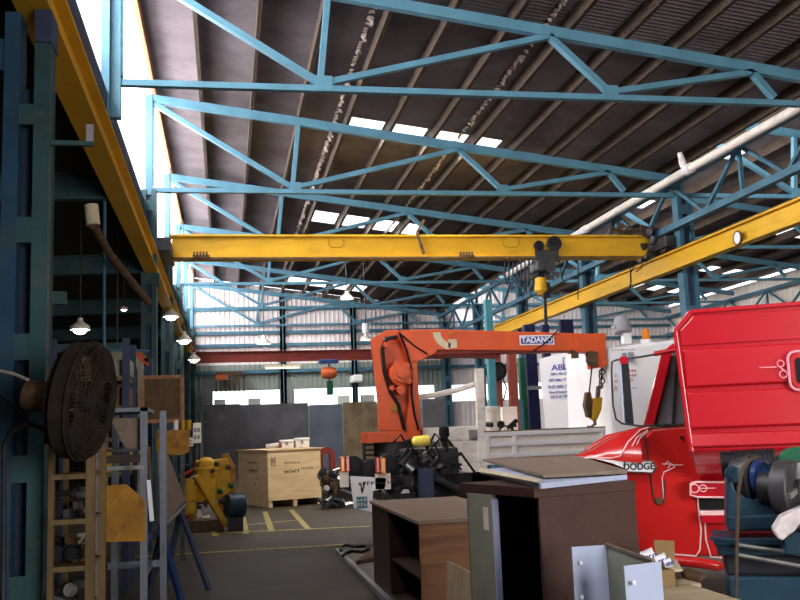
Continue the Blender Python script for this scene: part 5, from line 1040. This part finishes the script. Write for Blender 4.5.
for (a, c, Y) in ((581, 563, 4.26), (582, 597, 4.26), (634, 583, 3.93)): 
    p = B(a, c, Y); MB().revolve(p, (0, -1, 0), [(0, .001), (0, .011), (.004, .009), (.004, .001)], 12).build('rivet', M['white'], gb, smooth=True)
# rolls of printed paper
for i, (a, c, Y, r, ln, n) in enumerate(((648, 556, 4.75, .036, .07, 'white cup with bold blue print, largest of the three behind the metal box'), (661, 560, 4.7, .032, .06, 'white cup with blue print tilted over, middle of the three'), (668, 563, 4.66, .024, .04, 'small white cup with blue print, right of the other two'))):
    p = B(a, c, Y); t = thing('paper_cup', n, 'cup', p, 'printed white cups behind the metal box'); axd = Vector((.6, -.25, .2)).normalized()
    MB().revolve(p-axd*ln/2, axd, [(0, .001), (0, r*.85), (ln, r), (ln-.004, r*.9), (.01, r*.8)], 20).build('cup_body', M['white'], t, smooth=True)
    b = MB(); e1 = axd.cross(Vector((0, -1, 0))).normalized()
    for k in range(3):
        q = p+Vector((0, -r*.96, 0))+axd*(-ln*.3+k*ln*.3); b.ring(q, (0, 1, 0), r*.26, .0035, 12, 5)
    b.build('blue_print', M['inkb'], t)
# plinth block under the cups so that they rest
a = B(636, 570, 4.7); c = B(668, 575, 4.7); MB().box(a.x, c.x, 4.62, 4.9, WT, a.z).build('carton', M['card'], label='open carton behind the metal box with the printed cups in it', cat='box')
b = MB(); b.prism([B(654, 540, 4.9), B(674.5, 541, 4.88), B(675, 562, 4.85), B(656, 562, 4.85)], (0, .006, 0)); b.build('cardboard_flap', M['card'], label='square brown card standing behind the printed cups', cat='cardboard')
b = MB(); b.prism([atZ(661, 562, WT+.06), atZ(676, 560, WT+.06), atZ(683, 571, WT+.04), atZ(661, 573, WT+.06)], (0, 0, .004)); b.build('paper_sheet', M['cream'], label='cream paper sheet lying beside the printed cups', cat='paper')
b = MB(); p = atZ(695, 577, WT); b.prism([atZ(681, 575, WT), atZ(688, 572, WT), atZ(706, 578, WT), atZ(700, 582, WT), atZ(686, 580, WT)], (0, 0, .025)); b.build('steel_plate_tool', M['rust'], label='dark flat tool lying on the bench top below the red sill', cat='tool', bevel=.004)
p = atZ(632, 602, WT); b = MB(); b.revolve((p.x+.02, p.y+.02, WT), (0, 0, 1), [(0, .001), (0, .05), (.03, .06), (.05, .04), (.055, .001)], 14); b.build('casting_cap', M['rust'], label='small rusty cap in front of the metal box', cat='casting', smooth=True)

# lathe
LYY = 5.35; LA = math.radians(27); LO = Vector((2.95, LYY, 0)); LU = Vector((math.cos(LA), -math.sin(LA), 0)); LV = Vector((math.sin(LA), math.cos(LA), 0))
DEFT = Matrix.Translation(LO) @ Matrix.Rotation(-LA, 4, 'Z') @ Matrix.Translation(-LO)
def E_(a, c, Y=LYY):     # point of the lathe's own frame
    v = ray(a, c); t = (Y-LYY-(EYE-LO).dot(LV))/v.dot(LV); p = EYE+v*t; return Vector((LO.x+(p-LO).dot(LU), Y, p.z))
la = thing('metal_lathe', 'blue metalworking lathe with large grey chuck at the right edge', 'lathe', (3.6, LYY, 0))
xr_ = 4.4
# bed, stand
MB().box(E_(728, 580).x, xr_, LYY+.02, LYY+.5, 0, E_(728, 577).z).build('stand', M['bluem'], la, bevel=.02)
MB().box(E_(724, 545).x, xr_, LYY+.06, LYY+.5, E_(728, 577).z, E_(728, 556).z).build('bed_pan', M['blackp'], la, bevel=.02)
MB().box(E_(714, 545).x, xr_, LYY-.0, LYY+.45, E_(714, 546).z, E_(714, 538).z).build('bed_way', M['bluem'], la, bevel=.01)
MB().box(E_(718, 550).x, xr_, LYY+.04, LYY+.4, E_(718, 556).z, E_(718, 546).z).build('bed_casting', M['bluem'], la)
MB().prism([E_(709, 537, LYY-.0), E_(720, 531, LYY+.3), E_(740, 534, LYY+.3), E_(738, 541, LYY)], (0, 0, -.02)).build('end_shoe', M['bluem'], la)
MB().tube([E_(738, 545, LYY-.06), E_(800, 554, LYY-.06), E_(860, 563, LYY-.06)], .014, 8).build('lead_screw', M['steel'], la, smooth=True); MB().tube([E_(738, 555, LYY-.08), E_(800, 566, LYY-.08), E_(860, 577, LYY-.08)], .014, 8).build('feed_rod', M['steel'], la, smooth=True)
# headstock casting with the saddle shaped opening
MB().prism([E_(*q) for q in ((727, 473), (731, 477), (735, 490), (745, 497), (755, 500), (763, 494), (766, 480), (767, 462), (775, 462), (800, 500), (820, 500), (820, 533), (727, 530))], (0, .32, 0)).build('headstock', M['bluem'], la, bevel=.02)
MB().box(E_(727, 520).x, xr_, LYY-.02, LYY+.36, E_(727, 531).z, E_(727, 515).z).build('headstock_foot', M['bluem'], la, bevel=.015)
MB().revolve(E_(733, 474, LYY-.01), (0, -1, 0), [(0, .001), (0, .05), (.03, .05), (.035, .03), (.05, .03), (.05, .001)], 16).build('bearing_cap', M['bluem'], la, smooth=True)
axl = Vector((1, -.55, -.02)).normalized(); pc = E_(755, 478, LYY+.08)
MB().revolve(pc-axl*.13, axl, [(0, .001), (0, .11), (.04, .11), (.045, .125), (.09, .125), (.095, .145), (.13, .15), (.135, .001)], 30).build('cone_pulley', M['dsteel'], la, smooth=True)
MB().revolve(pc+axl*.015, axl, [(0, .001), (0, .11), (.03, .11), (.035, .085), (.08, .06), (.12, .055), (.12, .001)], 30).build('blue_pulley_face', M['bluep'], la, smooth=True)
# chuck
ch = E_(782, 488, LYY-.02)
cbd = MB().revolve(ch-axl*.12, axl, [(0, .001), (0, .10), (.1, .10), (.105, .165), (.2, .165), (.21, .155), (.21, .05), (.16, .04), (.16, .001)], 36).build('chuck_body', M['dsteel'], la, smooth=True, bevel=.004)
uu = axl.orthogonal().normalized(); vv = axl.cross(uu)
for k in range(3):
    a_ = .55+2*math.pi*k/3; d_ = uu*math.cos(a_)+vv*math.sin(a_); q0_ = ch+axl*.09+d_*.05
    MB().bar(q0_, q0_+d_*.1, .035, .05, tuple(axl)).build('chuck_jaw', M['steel'], cbd, bevel=.004)
MB().revolve(E_(797, 470, LYY+.45), (0, -1, 0), [(0, .001), (0, .14), (.02, .15), (.06, .15), (.08, .13), (.08, .05), (.1, .001)], 32).build('green_gear_cover', M['green'], la, smooth=True)
b = MB()   # ribbed motor behind the headstock
m0, m1 = E_(721, 465, LYY+.42), E_(775, 462, LYY+.42)
b.cyl(m0, m1, .085, 22)
for k in range(12): q = m0+(m1-m0)*((k+.5)/12); b.cyl(q, q+(m1-m0)*.03, .094, 22)
b.build('ribbed_motor', M['blackp'], la, smooth=True)
# belt over the pulley, hanging down in front
MB().tube([E_(757, 457, LYY+.02), E_(749, 460, LYY-.08), E_(742, 470, LYY-.12), E_(738.5, 490, LYY-.13), E_(737, 540, LYY-.13), E_(736, 600, LYY-.13), E_(735.5, 640, LYY-.13)], .012, 8).build('drive_belt', M['purlin'], la, smooth=True)
# rag on the cross slide
MB().prism([E_(776, 534, 5.1), E_(788, 514, 5.1), E_(830, 500, 5.1), E_(830, 528, 5.1), E_(798, 530, 5.1), E_(786, 541, 5.1)], (0, .15, 0)).build('cross_slide', M['dsteel'], la, bevel=.015)
MB().box(E_(785, 530, 5.0).x, xr_, 5.13, LYY+.1, E_(785, 558, 5.0).z, E_(785, 535, 5.0).z).build('apron', M['ydirty' if False else 'bluem'], la, bevel=.01)
b = MB(); c_ = [(774, 531), (782, 518), (790, 513), (800, 509), (830, 500), (830, 512), (802, 522), (794, 532), (788, 536), (783, 541), (778, 539)]
b.prism([E_(*q, 5.04) for q in c_], (0, .2, 0)); o = b.build('shop_rag', M['cloth'], label='crumpled pale pinkish rag draped on the lathe cross slide', cat='rag', bevel=.012)

DEFT = None
# hose lying at the slab corner
b = MB(); zz = .07; pts = [atZ(a, c, zz) for a, c in ((341, 551), (340, 547), (346, 545), (356, 547), (366, 546), (369, 549), (362, 552), (352, 551), (346, 553), (343, 556))]
b.tube(pts, .022, 8); b.build('air_hose', M['black'], label='short black hose coiled on the corner of the concrete slab', cat='hose', smooth=True)
b = MB(); p = atZ(375, 562, .06); b.prism([atZ(356, 565, .052), atZ(372, 552, .052), atZ(373, 562, .052)], (0, 0, .05)); b.build('steel_wedge', M['rust'], label='dark wedge shaped plate on the slab beside the desk', cat='plate')
